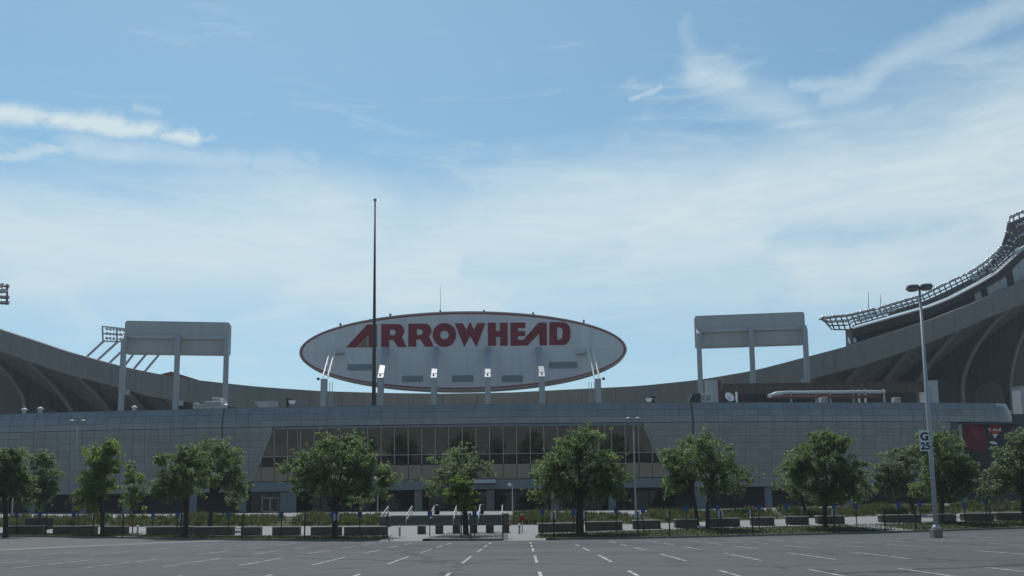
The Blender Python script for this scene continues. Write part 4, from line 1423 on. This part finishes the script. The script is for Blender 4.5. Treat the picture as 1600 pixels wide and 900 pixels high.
YWL = lambda px_: Y2(at(px_, 830, 80).x)
walls = [
    (8, 66, 'long low brown stone wall at the far left under the first trees'),
    (82, 147, 'low brown stone wall left of the bright green tree trunk'),
    (160, 196, 'short brown stone wall between the bright green tree and the left footpath'),
    (228, 301, 'low brown stone wall right of the left footpath, by the thick leaning trunk'),
    (304, 363, 'low stone wall in front of the second trunk of the paired left trees'),
    (376, 406, 'short low stone wall alone, right of the paired left trees'),
    (425, 467, 'low stone wall left of the post with two grey plates'),
    (485, 532, 'low stone wall just left of the big forked tree trunk'),
    (537, 603, 'long dark low stone wall between the forked tree and the steps'),
    (841, 903, 'low stone wall left of the thick trunk right of the steps'),
    (915, 973, 'low stone wall right of the thick trunk right of the steps'),
    (990, 1033, 'low stone wall between a white pavement gap and the twin trunks'),
    (1056, 1090, 'short low stone wall directly left of the twin trunks'),
    (1110, 1157, 'low stone wall directly right of the twin trunks'),
    (1176, 1211, 'low stone wall halfway between the twin trunks and the dark crowned tree'),
    (1232, 1265, 'low stone wall just left of the dark crowned tree on the right'),
    (1279, 1321, 'low stone wall behind the dark crowned tree trunk, left of the right footpath'),
    (1378, 1441, 'low stone wall between the right footpath and the tall light pole'),
    (1467, 1496, 'short low stone wall right of the tall light pole'),
    (1508, 1555, 'low stone wall second from the right edge of the view'),
    (1559, 1625, 'low stone wall cut off by the right edge of the view'),
]
for a, b_, lab in walls:
    stone_block(a, b_, YWL((a + b_) / 2) + .15, lab, h=.74 if a < 1300 else .70)
for i, (a, b_) in enumerate(((652, 664.5), (680, 692), (707, 718.5), (734, 745.5), (759, 771.5), (785.5, 796))):
    lab = ['square brown stone block left of the blue sign before the steps', 'square stone block right of the blue sign before the steps', 'square stone block just left of the trunk before the steps', 'square stone block just right of the trunk before the steps', 'square stone block between the trunk and the tall stone pier', 'square stone block at the foot of the tall stone pier'][i]
    stone_block(a, b_, YWL(a) + 1.2, lab, h=.72, dpt=.7, group='stone blocks in front of the steps', name='stone_block', top='stone' if i else 'sunlit_coping')
stone_block(592, 608, 90.6, 'stone pier at the left end of the steps', h=1.0, dpt=1.0, group='stone piers beside the steps', name='stone_pier')
stone_block(787, 795.5, 90.6, 'tall stone pier with pale cap at the right end of the steps', h=1.15, dpt=1.0, group='stone piers beside the steps', name='stone_pier')

# dark utility cabinet on the left
c = at(59, 828, 98); zz = surf(c.x, 98)
o = thing('utility_cabinet', (c.x, 98, zz), 'dark green utility cabinet behind the leftmost stone walls', 'cabinet')
MB().cbox((c.x - 1.2, 97.6, zz), (c.x + 1.2, 98.8, zz + 1.15), .04).build('casing', 'post', o)
for k in (-.6, .6): MB().box((c.x + k - .55, 97.56, zz + .1), (c.x + k + .55, 97.6 - .003, zz + 1.05)).build('door', 'post', o)


# bollards
def bollard(px_, Y, label):
    x = at(px_, 828, Y).x; z = surf(x, Y)
    o = thing('bollard', (x, Y, z), label, 'bollard', 'grey bollards on the pavement aprons')
    MB().tube([(x, Y, z - .05), (x, Y, z + .62)], [.085, .085], 10).build('shaft', 'galv', o, True)
    MB().tube([(x, Y, z + .62), (x, Y, z + .67), (x, Y, z + .76), (x, Y, z + .82)], [.07, .13, .11, .02], 10).build('cap', 'sign_white', o, True)
    return o


bollard(624.5, 76.5, 'grey bollard with pale cap left of the stone blocks')
bollard(811.5, 77.5, 'grey bollard in front of the small red sign')
bollard(215, 86.5, 'grey bollard beside the left footpath')
bollard(1257.5, 93, 'grey bollard on the pavement left of the right footpath') if False else None
x = at(816, 815, 79.5).x; z = surf(x, 79.5)
o = thing('red_sign', (x, 79.5, z), 'small red round sign with pale top behind a bollard right of the steps', 'sign')
MB().tube([(x, 79.5, z - .05), (x, 79.5, z + 1.0)], [.04, .04], 8).build('post', 'galv', o, True)
pts = [(x +   .25 * math.cos(2 * math.pi * (k + .5) / 8), z + 1.12 + .25 * math.sin(2 * math.pi * (k + .5) / 8)) for k in range(8)]
mb = MB().plate([pts], lambda u, v, t: (u, 79.44 + t, v), 0, .03); q_ = mb.build('plate', 'signal_red', o); fixnormals(q_.data)
MB().box((x - .16, 79.42, z + 1.38), (x + .16, 79.47, z + 1.54)).build('top_plate', 'sign_grey', o)


# sign posts
def blue_sign(px_, lab, dy=4.0):
    x = at(px_, 820, Y1(at(px_, 830, 76).x) + dy).x
    Y = Y1(x) + dy; z = surf(x, Y)
    o = thing('parking_sign', (x, Y, z), lab, 'sign', 'blue parking signs on thin posts')
    MB().box((x - .035, Y - .03, z - .05), (x + .035, Y + .03, z + 1.95)).build('post', 'post', o)
    MB().box((x - .165, Y - .05, z + 1.5), (x + .165, Y - .032, z + 1.96)).build('plate', 'blue', o)
    return o


for px_, lab, dy in (
        (8, 'blue parking sign at the far left, against a dark trunk', 4), (43, 'blue parking sign over the leftmost long stone wall', 6), (100, 'blue parking sign left of the brown leaved sapling', 6), (150, 'blue parking sign just left of the bright green tree trunk', 5),
        (229, 'blue parking sign right of the left footpath', 6), (269, 'blue parking sign left of the thick leaning trunk', 6), (353, 'blue parking sign right of the paired left trunks', 6),
        (438.5, 'blue parking sign in front of the white framed door', 6), (520, 'blue parking sign in front of the big forked trunk', 3), (562, 'blue parking sign between the forked tree and the steps', 7), (671.5, 'blue parking sign among the stone blocks left of the centre trunk', 5), (741.5, 'blue parking sign right of the centre trunk before the steps', 5),
        (848, 'blue parking sign right of the small red sign', 6), (896.5, 'blue parking sign just left of the thick trunk right of the steps', 5), (963, 'blue parking sign left of the white pavement gap', 6), (1005, 'blue parking sign right of the white pavement gap', 5), (1073.5, 'blue parking sign just left of the twin trunks', 6), (1123, 'blue parking sign just right of the twin trunks', 6),
        (1187.5, 'blue parking sign midway between twin trunks and dark crowned tree', 5), (1232, 'blue parking sign left of the dark crowned tree', 6), (1306, 'blue parking sign just right of the dark crowned tree trunk', 4), (1341.5, 'blue parking sign beside the right footpath', 4), (1410, 'blue parking sign right of the right footpath', 5), (1448.5, 'blue parking sign just left of the tall light pole', 6), (1518.5, 'blue parking sign right of the tall light pole', 3), (1559, 'blue parking sign nearest the right edge of the view', 5)):
    blue_sign(px_, lab, dy)


def dark_post(px_, lab, plate, h=1.85):
    x = at(px_, 835, Y1(at(px_, 830, 72).x) - .2).x
    Y = Y1(x) + .22; z = surf(x, Y)
    o = thing('sign_post', (x, Y, z), lab, 'post', 'dark posts along the kerb')
    MB().box((x - .045, Y - .04, z - .1), (x + .045, Y + .04, z + h)).build('post', 'post', o)
    if plate:
        for k in range(plate):
            xx = x + (-.1 if plate == 1 else (-.14 + .26 * k))
            MB().box((xx - .075, Y + .045, z + h - .5), (xx + .075, Y + .06, z + h + .02)).build('plate', 'sign_grey', o)
    return o


for px_, lab, pl_ in ((53.5, 'dark kerb post before the leftmost long stone wall', 0), (132, 'dark kerb post with grey plate right of the brown leaved sapling', 1), (179, 'dark kerb post with grey plate right of the bright green tree', 1), (275.5, 'dark kerb post with grey plate left of the thick leaning trunk', 1), (376, 'dark kerb post by the short lone stone wall', 0),
                      (474, 'dark kerb post with grey plate left of the big forked tree', 1), (523.5, 'dark kerb post with two grey plates in front of the big forked trunk', 2), (604, 'dark kerb post at the left side of the pavement apron', 0), (735, 'dark kerb post with grey plate right of the centre trunk', 1), (785.5, 'dark kerb post in front of the tall stone pier', 0),
                      (866, 'dark kerb post with two grey plates right of the steps', 2), (916.5, 'dark kerb post with grey plate just right of the thick trunk', 1), (998, 'dark kerb post with two grey plates right of the white pavement gap', 2), (1048, 'dark kerb post with grey plate left of the twin trunks', 1), (1129.5, 'dark kerb post with grey plates right of the twin trunks', 2), (1179, 'dark kerb post with grey plate right of the second pavement gap', 1), (1310, 'dark kerb post right of the dark crowned trunk', 1), (1390, 'dark kerb post at the foot of the right footpath', 0), (1439.5, 'dark kerb post just left of the tall light pole', 0), (1567, 'dark kerb post nearest the right edge of the view', 0)):
    dark_post(px_, lab, pl_)

# litter bins and plaza furniture
for px_, lab in ((683, 'black litter bin on the plaza left of the centre trunk'), (752, 'black litter bin on the plaza above the steps, right of the centre trunk')):
    c = at(px_, 806, 103); z = surf(c.x, 103)
    o = thing('litter_bin', (c.x, 103, z), lab, 'litter bin', 'black litter bins on the plaza')
    MB().tube([(c.x, 103, z), (c.x, 103, z + .85), (c.x, 103, z + .9)], [.26, .3, .32], 12).build('body', 'black', o, True)
    MB().dome((c.x, 103, z + .9), .31, .16).build('lid', 'black', o, True)


# ------------------------------------------------------------------ light poles
def arm_lamp(px_, ytop, Y, label, span, hs, mm='galv', r0=.11, heads=2):
    x = at(px_, 800, Y).x; z = surf(x, Y); zt = at(px_, ytop, Y).z
    o = thing('lamp_post', (x, Y, z), label, 'lamp post')
    MB().tube([(x, Y, z - .05), (x, Y, z + .9), (x, Y, zt)], [r0 * 1.25, r0, r0 * .6], 8).build('pole', mm, o, True)
    ar = MB().beam((x - span, Y, zt), (x + span, Y, zt), .09) if heads == 2 else MB().beam((x, Y, zt), (x - span, Y, zt), .07)
    ar.build('arm', mm, o)
    for s in ((-1, 1) if heads == 2 else (-1,)):
        cx_ = x + s * span
        MB().tube([(cx_, Y, zt - .16), (cx_, Y, zt - .08), (cx_, Y, zt + .06), (cx_, Y, zt + .2), (cx_, Y, zt + .24)], [hs * .6, hs, hs * .95, hs * .4, .03], 12).build('lamp_head', mm, o, True)
    return o


arm_lamp(114, 659, 104, 'grey plaza lamp post with two flat heads on the left, beside the bright green tree', .62, .38, 'lamp_grey')
arm_lamp(993.5, 655, 104, 'plaza lamp post with two flat heads in front of the right end of the windows', .52, .40, 'lamp_grey')
arm_lamp(590, 748, 130, 'slim pale lamp post on the plaza right of the big forked tree', .3, .25, 'galv', .08, 1)
arm_lamp(801, 758, 125, 'slim pale lamp post with round head on the plaza left of the thick trunk', .35, .28, 'board', .08, 1)
arm_lamp(19, 764, 112, 'slim grey post lamp behind the leftmost trees', .3, .22, 'galv', .08, 1)
arm_lamp(1105, 746, 120, 'slim pale lamp post behind the twin trunks', .3, .22, 'galv', .08, 1)

YPL = 61.5
b_ = at(1463.5, 838, YPL)
z0 = surf(b_.x, YPL)
tp = at(1441, 452, YPL)
pl = thing('light_pole', (b_.x, YPL, z0), 'tall grey double headed light pole with G 25 sign on the right of the lot', 'light pole')
zt = tp.z
MB().cbox((b_.x - .29, YPL - .29, z0 - .1), (b_.x + .29, YPL + .29, z0 + .55), .03).build('concrete_base', 'pad', pl)
MB().tube([(b_.x, YPL, z0 + .55), (b_.x, YPL, z0 + .6), (b_.x, YPL, z0 + .78), (b_.x, YPL, z0 + .8)], [.27, .27, .2, .15], 12).build('base_cover', 'galv', pl, True)
MB().tube([(b_.x, YPL, z0 + .6), (b_.x, YPL, z0 + 5), (b_.x, YPL, zt)], [.155, .14, .075], 12).build('pole', 'steel', pl, True)
MB().beam((b_.x - .5, YPL, zt + .05), (b_.x + .5, YPL, zt + .05), .08).build('arm', 'lamp_grey', pl)
for s in (-1, 1):
    cx_ = b_.x + s * .44; zz = zt + (.0 if s < 0 else .06)
    mb = MB()
    sec = [(.24, -.12), (.34, -.04), (.35, .2), (.33, .25)]
    for hw, dz_ in sec:
        for sx_, sy_ in ((-1, -.55), (-.55, -1), (.55, -1), (1, -.55), (1, .55), (.55, 1), (-.55, 1), (-1, .55)):
            mb.v.append((cx_ + sx_ * hw, YPL + sy_ * hw, zz + dz_))
    for k in range(3):
        mb.f += [(k * 8 + i, k * 8 + (i + 1) % 8, k * 8 + 8 + (i + 1) % 8, k * 8 + 8 + i) for i in range(8)]
    mb.f += [tuple(range(7, -1, -1)), tuple(range(24, 32))]
    h_ = mb.build('lamp_head', 'lamp_grey', pl)
    MB().tube([(cx_, YPL, zz - .13), (cx_, YPL, zz - .125)], [.2, .2], 12).build('lens', 'sign_white', h_)
    MB().box((cx_ - .36, YPL - .36, zz + .06), (cx_ + .36, YPL + .36, zz + .1)).build('band', 'black', h_)
# two-sided sign plate
s0, s1 = at(1438, 705, YPL - .1), at(1453.5, 672, YPL - .1)
xr = b_.x - .10; wS = .62; hS = s1.z - s0.z
SG = Matrix.Translation((xr, YPL - .22, s0.z)) @ Matrix.Rotation(R(-14), 4, 'Z')
mb = MB().box((-wS, 0, 0), (0, .03, hS)); mb.v = [tuple(SG @ Vector(v)) for v in mb.v]
plate = mb.build('sign_plate', 'sign_white', pl)
for zz in (.2, hS - .2):
    MB().box((b_.x - .2, YPL - .22, s0.z + zz - .03), (b_.x + .17, YPL - .13, s0.z + zz + .03)).build('bracket', 'galv', pl)


def lettering(txt, size, pos, nm, w, par):
    cu = bpy.data.curves.new(nm, 'FONT'); cu.body = txt; cu.size = size; cu.align_x = 'CENTER'; cu.extrude = .004; cu.offset = .022
    to = bpy.data.objects.new(nm, cu)
    COL.objects.link(to)
    dg = bpy.context.evaluated_depsgraph_get()
    me = bpy.data.meshes.new_from_object(to.evaluated_get(dg))
    bpy.data.objects.remove(to)
    M_ = SG @ Matrix.Translation(pos) @ Matrix.Rotation(math.pi / 2, 4, 'X') @ Matrix.Diagonal((w, 1, 1, 1))
    me.transform(M_)
    me.materials.clear(); me.materials.append(MATS['navy'])
    return link(nm, me, par)


lettering('G', .70, (-wS / 2, -.008, hS - .64), 'letter', 1.0, plate)
lettering('25', .62, (-wS / 2 + .03, -.008, .12), 'number', .95, plate)


# ------------------------------------------------------------------ trees
def leaves(cent, rad, n_per, size, flat=.75):
    """many small leaf faces round cluster centres"""
    k = len(cent)
    C_ = np.repeat(cent, n_per, axis=0); Rr = np.repeat(rad, n_per)[:, None]
    d = rng.normal(size=C_.shape); d /= np.linalg.norm(d, axis=1)[:, None]
    rr = rng.random((len(C_), 1)) ** .45
    P_ = C_ + d * rr * Rr * np.array([1, 1, flat])
    nrm = d * .6 + rng.normal(size=P_.shape) * .7 + np.array([0, 0, .5])
    nrm /= np.linalg.norm(nrm, axis=1)[:, None]
    a = np.cross(nrm, rng.normal(size=P_.shape)); a /= np.linalg.norm(a, axis=1)[:, None]
    b2 = np.cross(nrm, a)
    s = size * (.6 + .8 * rng.random((len(P_), 1)))
    q4 = np.stack([P_ - a * s, P_ - b2 * s * .55 + nrm * s * .12, P_ + a * s, P_ + b2 * s * .55 + nrm * s * .12], 1)
    return q4.reshape(-1, 3)


def quad_mesh(name, V, mm):
    me = bpy.data.meshes.new(name)
    n_ = len(V) // 4
    me.vertices.add(len(V)); me.vertices.foreach_set('co', V.astype(np.float32).ravel())
    me.loops.add(n_ * 4); me.loops.foreach_set('vertex_index', np.arange(n_ * 4, dtype=np.int32))
    me.polygons.add(n_); me.polygons.foreach_set('loop_start', np.arange(0, n_ * 4, 4, dtype=np.int32))
    me.materials.append(MATS[mm]); me.update(calc_edges=True); me.validate()
    return me


def tree(trunk_px, Y, crown, label, mm='leaf', dens=1.0, tr=.16, cat='tree', lean=0.0, group='trees along the lot edge', fork=None, size=.095, name='tree'):
    """crown: ellipses in photo pixels (cx, cy, rx, ry) that outline the foliage"""
    xb_ = at(trunk_px, 830, Y).x; z = surf(xb_, Y)
    o = thing(name, (xb_, Y, z), label, cat, group)
    k = Y / F
    E = []
    for cx_, cy_, rx, ry in crown:
        c = at(cx_, cy_, Y); E.append((np.array(c), rx * k, ry * k))
    vol = sum(rx * ry for _, rx, ry in E)
    cents = []
    zmin = min(c[2] - rz_ for c, _, rz_ in E)
    for c, rx, rz_ in E:
        m_ = max(7, int(19 * rx * rz_ * dens))
        for _ in range(m_):
            d = rng.normal(size=3); d /= np.linalg.norm(d)
            r_ = rng.random() ** .38
            wob = 1 + .16 * math.sin(3 * d[0] + 5 * d[2] + c[0]) + rng.normal() * .07
            ry_ = min(rx, 3.2) if rx > 1 else rx
            cents.append(c + d * np.array([rx, ry_, rz_]) * r_ * wob * .90)
    cents = np.array(cents)
    rad = (.22 + .34 * rng.random(len(cents))) * (1.0 if vol > 5 else .72)
    V = leaves(cents, rad, max(30, int(58 * min(1.2, dens))), size)
    # loose twigs beyond the outline
    tips = cents[rng.choice(len(cents), max(5, len(cents) // 2), replace=False)]
    Cm = np.mean([c for c, _, _ in E], axis=0)
    tips = tips + (tips - Cm) * (.04 + .22 * rng.random((len(tips), 1))) + rng.normal(size=tips.shape) * .14
    V = np.concatenate([V, leaves(tips, np.full(len(tips), .22), 12, size * .9)])
    # trunk and limbs
    mb = MB()
    top = np.average([c for c, _, _ in E], axis=0, weights=[rx * rz_ for _, rx, rz_ in E])
    zf = max(z + 1.0, zmin + (.25 if fork is None else fork))
    fk = Vector((xb_ + (top[0] - xb_) * .25 + lean, Y, zf))
    mb.tube([(xb_, Y, z - .1), (xb_, Y, z + .12), (xb_ + (fk.x - xb_) * .4, Y + .03, z + (zf - z) * .55), fk], [tr * 1.7, tr * 1.12, tr * .95, tr * .85], 9)
    order = np.argsort(-np.linalg.norm(cents - Cm, axis=1))
    sel = order[:: max(1, len(order) // 30)][:34]
    nl = 6
    hubs = []
    for i in range(nl):
        a = 2 * math.pi * i / nl + rng.random() * .7
        rxm = max(rx for _, rx, _ in E); rzm = max(rz_ for _, _, rz_ in E)
        h = Vector((top[0] + math.cos(a) * rxm * .42, top[1] + math.sin(a) * rxm * .35, zf + (top[2] - zf) * (.55 + .6 * rng.random())))
        mid = fk.lerp(h, .5) + Vector((0, 0, .12 * (h - fk).length)) + Vector(rng.normal(size=3) * .08)
        mb.tube([fk, mid, h], [tr * .62, tr * .42, tr * .26], 6, False)
        hubs.append(h)
    hubs.append(Vector((top[0], top[1], top[2] + .3 * max(rz_ for _, _, rz_ in E))))
    mb.tube([fk, fk.lerp(hubs[-1], .5) + Vector(rng.normal(size=3) * .1), hubs[-1]], [tr * .7, tr * .45, tr * .25], 6, False)
    for i in sel:
        p_ = Vector(cents[i])
        h = min(hubs, key=lambda q_: (q_ - p_).length)
        mid = h.lerp(p_, .5) + Vector(rng.normal(size=3) * .1)
        mb.tube([h, mid, p_], [tr * .22, tr * .13, .012], 4, False)
    mb.build('trunk', 'bark', o, True)
    link('crown', quad_mesh('crown', V, mm), o).matrix_parent_inverse = Matrix.Translation(-o.location)
    return o


tree(9, 82, [(5, 738, 38, 46), (-25, 730, 44, 48), (26, 757, 26, 30), (20, 712, 20, 18)], 'dense green tree cut off by the left edge of the view', dens=1.2, tr=.2)
tree(60, 92, [(62, 745, 31, 44), (54, 772, 24, 26), (72, 718, 17, 16), (78, 760, 16, 22)], 'thin loose green tree second from the left', 'leaf_dull', dens=1.0, tr=.07)
tree(160, 84, [(160, 718, 34, 33), (150, 755, 36, 30), (172, 700, 18, 15), (140, 778, 28, 18)], 'bright green upright tree left of the left footpath', 'leaf_bright', dens=1.15, tr=.17)
tree(207, 90, [(207, 765, 22, 32), (206, 738, 12, 18), (212, 785, 18, 14)], 'slim bright young tree right of the bright green tree', 'leaf_bright', dens=.8, tr=.05)
tree(122, 95, [(121, 786, 19, 17)], 'small brown leaved sapling left of the bright green tree', 'leaf_brown', dens=.7, tr=.035, group=None)
tree(290, 78, [(290, 745, 46, 38), (262, 762, 30, 24), (255, 720, 16, 14), (300, 712, 26, 18)], 'leaning thick trunked tree in front of the paired left trees', 'leaf', dens=1.05, tr=.2, lean=.1)
tree(327, 90, [(335, 735, 48, 38), (352, 712, 34, 18), (370, 755, 22, 30), (330, 700, 26, 12)], 'taller tree behind the leaning thick trunked tree', 'leaf', dens=1.0, tr=.2)
tree(366, 94, [(366, 783, 24, 19)], 'small dull sapling right of the paired left trees', 'leaf_dull', dens=.7, tr=.035, group=None)
tree(523, 75, [(530, 725, 62, 36), (480, 735, 44, 30), (580, 738, 44, 30), (535, 695, 42, 20), (500, 762, 46, 18), (565, 765, 50, 18), (610, 752, 20, 14)], 'widest tree with low forked trunk left of the steps', 'leaf', dens=1.05, tr=.2, fork=-.1)
tree(560, 100, [(562, 778, 26, 22)], 'thin dull sapling behind the wide forked tree', 'leaf_dull', dens=.6, tr=.035, group=None)
tree(728, 77, [(715, 728, 46, 26), (690, 750, 34, 22), (745, 735, 26, 24), (715, 708, 32, 12), (680, 765, 24, 12)], 'loose dull green tree in front of the steps', 'leaf_dull', dens=.75, tr=.22)
tree(720.5, 74, [(721, 775, 26, 23), (722, 757, 17, 14)], 'small round bright sapling in front of the centre trunk', 'leaf_bright', dens=2.0, tr=.045, group=None, size=.10)
tree(906, 76, [(905, 722, 58, 40), (860, 738, 38, 30), (950, 740, 42, 30), (915, 688, 36, 20), (875, 765, 40, 20), (940, 768, 38, 18), (840, 775, 18, 10)], 'broad thick trunked tree right of the steps', 'leaf', dens=1.1, tr=.31, fork=.1)
tree(1090, 84, [(1070, 730, 44, 34), (1055, 710, 26, 20), (1050, 755, 26, 18), (1080, 700, 26, 18)], 'left one of the twin trunked trees', 'leaf', dens=1.0, tr=.17)
tree(1106, 80, [(1105, 715, 40, 34), (1130, 740, 34, 28), (1100, 690, 14, 16), (1115, 762, 30, 16)], 'right and taller one of the twin trunked trees', 'leaf', dens=1.0, tr=.17)
tree(1150, 98, [(1152, 755, 26, 28), (1160, 738, 16, 14)], 'small dull tree right of the twin trunked trees', 'leaf_dull', dens=.8, tr=.06)
tree(1290, 81, [(1285, 725, 52, 40), (1245, 735, 30, 26), (1325, 745, 32, 34), (1280, 690, 34, 18), (1300, 770, 46, 18), (1310, 695, 26, 16)], 'dark broad crowned tree left of the right footpath', 'leaf', dens=1.2, tr=.2)
tree(1260, 96, [(1240, 760, 34, 26), (1250, 735, 24, 20)], 'dull tree standing behind the dark crowned tree on its left', 'leaf_dull', dens=.9, tr=.16)
tree(1430, 96, [(1410, 730, 42, 36), (1395, 755, 30, 24), (1425, 705, 26, 20), (1380, 745, 18, 26)], 'loose green tree just left of the tall light pole', 'leaf_dull', dens=1.0, tr=.19)
tree(1473, 87, [(1478, 725, 44, 42), (1505, 740, 26, 34), (1465, 692, 32, 18), (1450, 760, 28, 22), (1485, 770, 34, 14)], 'dense dark tree just right of the tall light pole', 'leaf', dens=1.2, tr=.21)
tree(1602, 86, [(1590, 725, 42, 36), (1570, 740, 30, 26), (1590, 688, 24, 20), (1620, 735, 36, 46), (1565, 765, 26, 14)], 'dull green tree cut off by the right edge of the view', 'leaf_dull', dens=1.0, tr=.2)
tree(1545, 104, [(1543, 765, 24, 26), (1550, 745, 15, 14)], 'small dull tree between the two rightmost trees', 'leaf_dull', dens=.8, tr=.06)
tree(1345, 112, [(1350, 760, 20, 24)], 'slim dull tree behind the right footpath', 'leaf_dull', dens=.8, tr=.05)

# ------------------------------------------------------------------ planting: grasses and low shrubs in the beds
def tufts(n_, X0, X1, name):
    V = []
    X = rng.uniform(X0, X1, n_); tt = rng.random(n_)
    for x, s in zip(X, tt):
        if math.sin(x * .9) + math.sin(x * .37 + 1) + rng.normal() * .7 < -.9: continue
        y = Y3(x) + .3 + (Y4(x) - Y3(x) - .5) * s
        z = surf(x, y)
        h = (.34 + .28 * rng.random()) * (1 + .3 * math.sin(x * .53))
        nb_ = 9
        a = rng.random(nb_) * 6.28; ln = rng.random(nb_) * .35 * h
        bx = np.stack([x + rng.normal(size=nb_) * .14, y + rng.normal(size=nb_) * .14, np.full(nb_, z)], 1)
        tp_ = bx + np.stack([np.cos(a) * ln, np.sin(a) * ln, h * (.7 + .5 * rng.random(nb_))], 1)
        w = np.stack([-np.sin(a), np.cos(a), np.zeros(nb_)], 1) * .045
        m_ = bx * .5 + tp_ * .5
        V.append(np.stack([bx - w * .4, m_ - w, tp_, m_ + w], 1).reshape(-1, 3))
    cs = []
    for k in range(int((X1 - X0) * .55)):
        x = rng.uniform(X0, X1); y = Y3(x) + .5 + (Y4(x) - Y3(x) - 1) * rng.random(); cs.append((x, y, surf(x, y) + .3))
    V.append(leaves(np.array(cs), .35 + .4 * rng.random(len(cs)), 130, .075, .7))
    V = np.concatenate(V)
    o = link(name, quad_mesh(name, V, 'planting'))
    tag(o, kind='stuff')
    return o


tag(tufts(3600, -78, ST0 - .8, 'ornamental_grass'), 'ornamental grasses and low shrubs filling the beds left of the steps', 'planting')
tag(tufts(4600, ST1 + .8, 85, 'ornamental_grass'), 'ornamental grasses and low shrubs filling the beds right of the steps', 'planting')
# short grass on the lawn strips
V = []
Xg = rng.uniform(-62, 62, 26000)
Xg = Xg[(Xg < xa - .2) | (Xg > xb + .4)]
for x in Xg:
    y = Y1(x) + .1 + (Y2(x) - 1.5 - Y1(x)) * rng.random(); z = surf(x, y)
    a = rng.random() * 6.28; h = .07 + .06 * rng.random()
    w = np.array([math.cos(a), math.sin(a), 0]) * .03
    b0 = np.array([x, y, z - .01]); t0 = b0 + np.array([rng.normal() * .04, rng.normal() * .04, h])
    V.append(np.stack([b0 - w, b0 + w, t0 + w * .3, t0 - w * .3]))
lg = link('grass', quad_mesh('grass', np.concatenate(V), 'turf'))
tag(lg, 'short grass on the lawn strips behind the kerb', 'grass', kind='stuff')

# ------------------------------------------------------------------ summer haze between the camera and the stadium
hm = bpy.data.materials.new('haze'); hm.use_nodes = True
hm.node_tree.nodes.clear(); q = G(hm.node_tree)
ho = q.n('ShaderNodeOutputMaterial')
pv = q.n('ShaderNodeVolumePrincipled', {'Color': (.80, .88, .95, 1), 'Density': .00022, 'Anisotropy': .2})
hm.node_tree.links.new(pv.outputs[0], ho.inputs['Volume'])
MATS['haze'] = hm
tag(MB().box((-1700, -1700, -2.6), (1700, 1900, 110)).build('haze', 'haze'), kind='stuff')
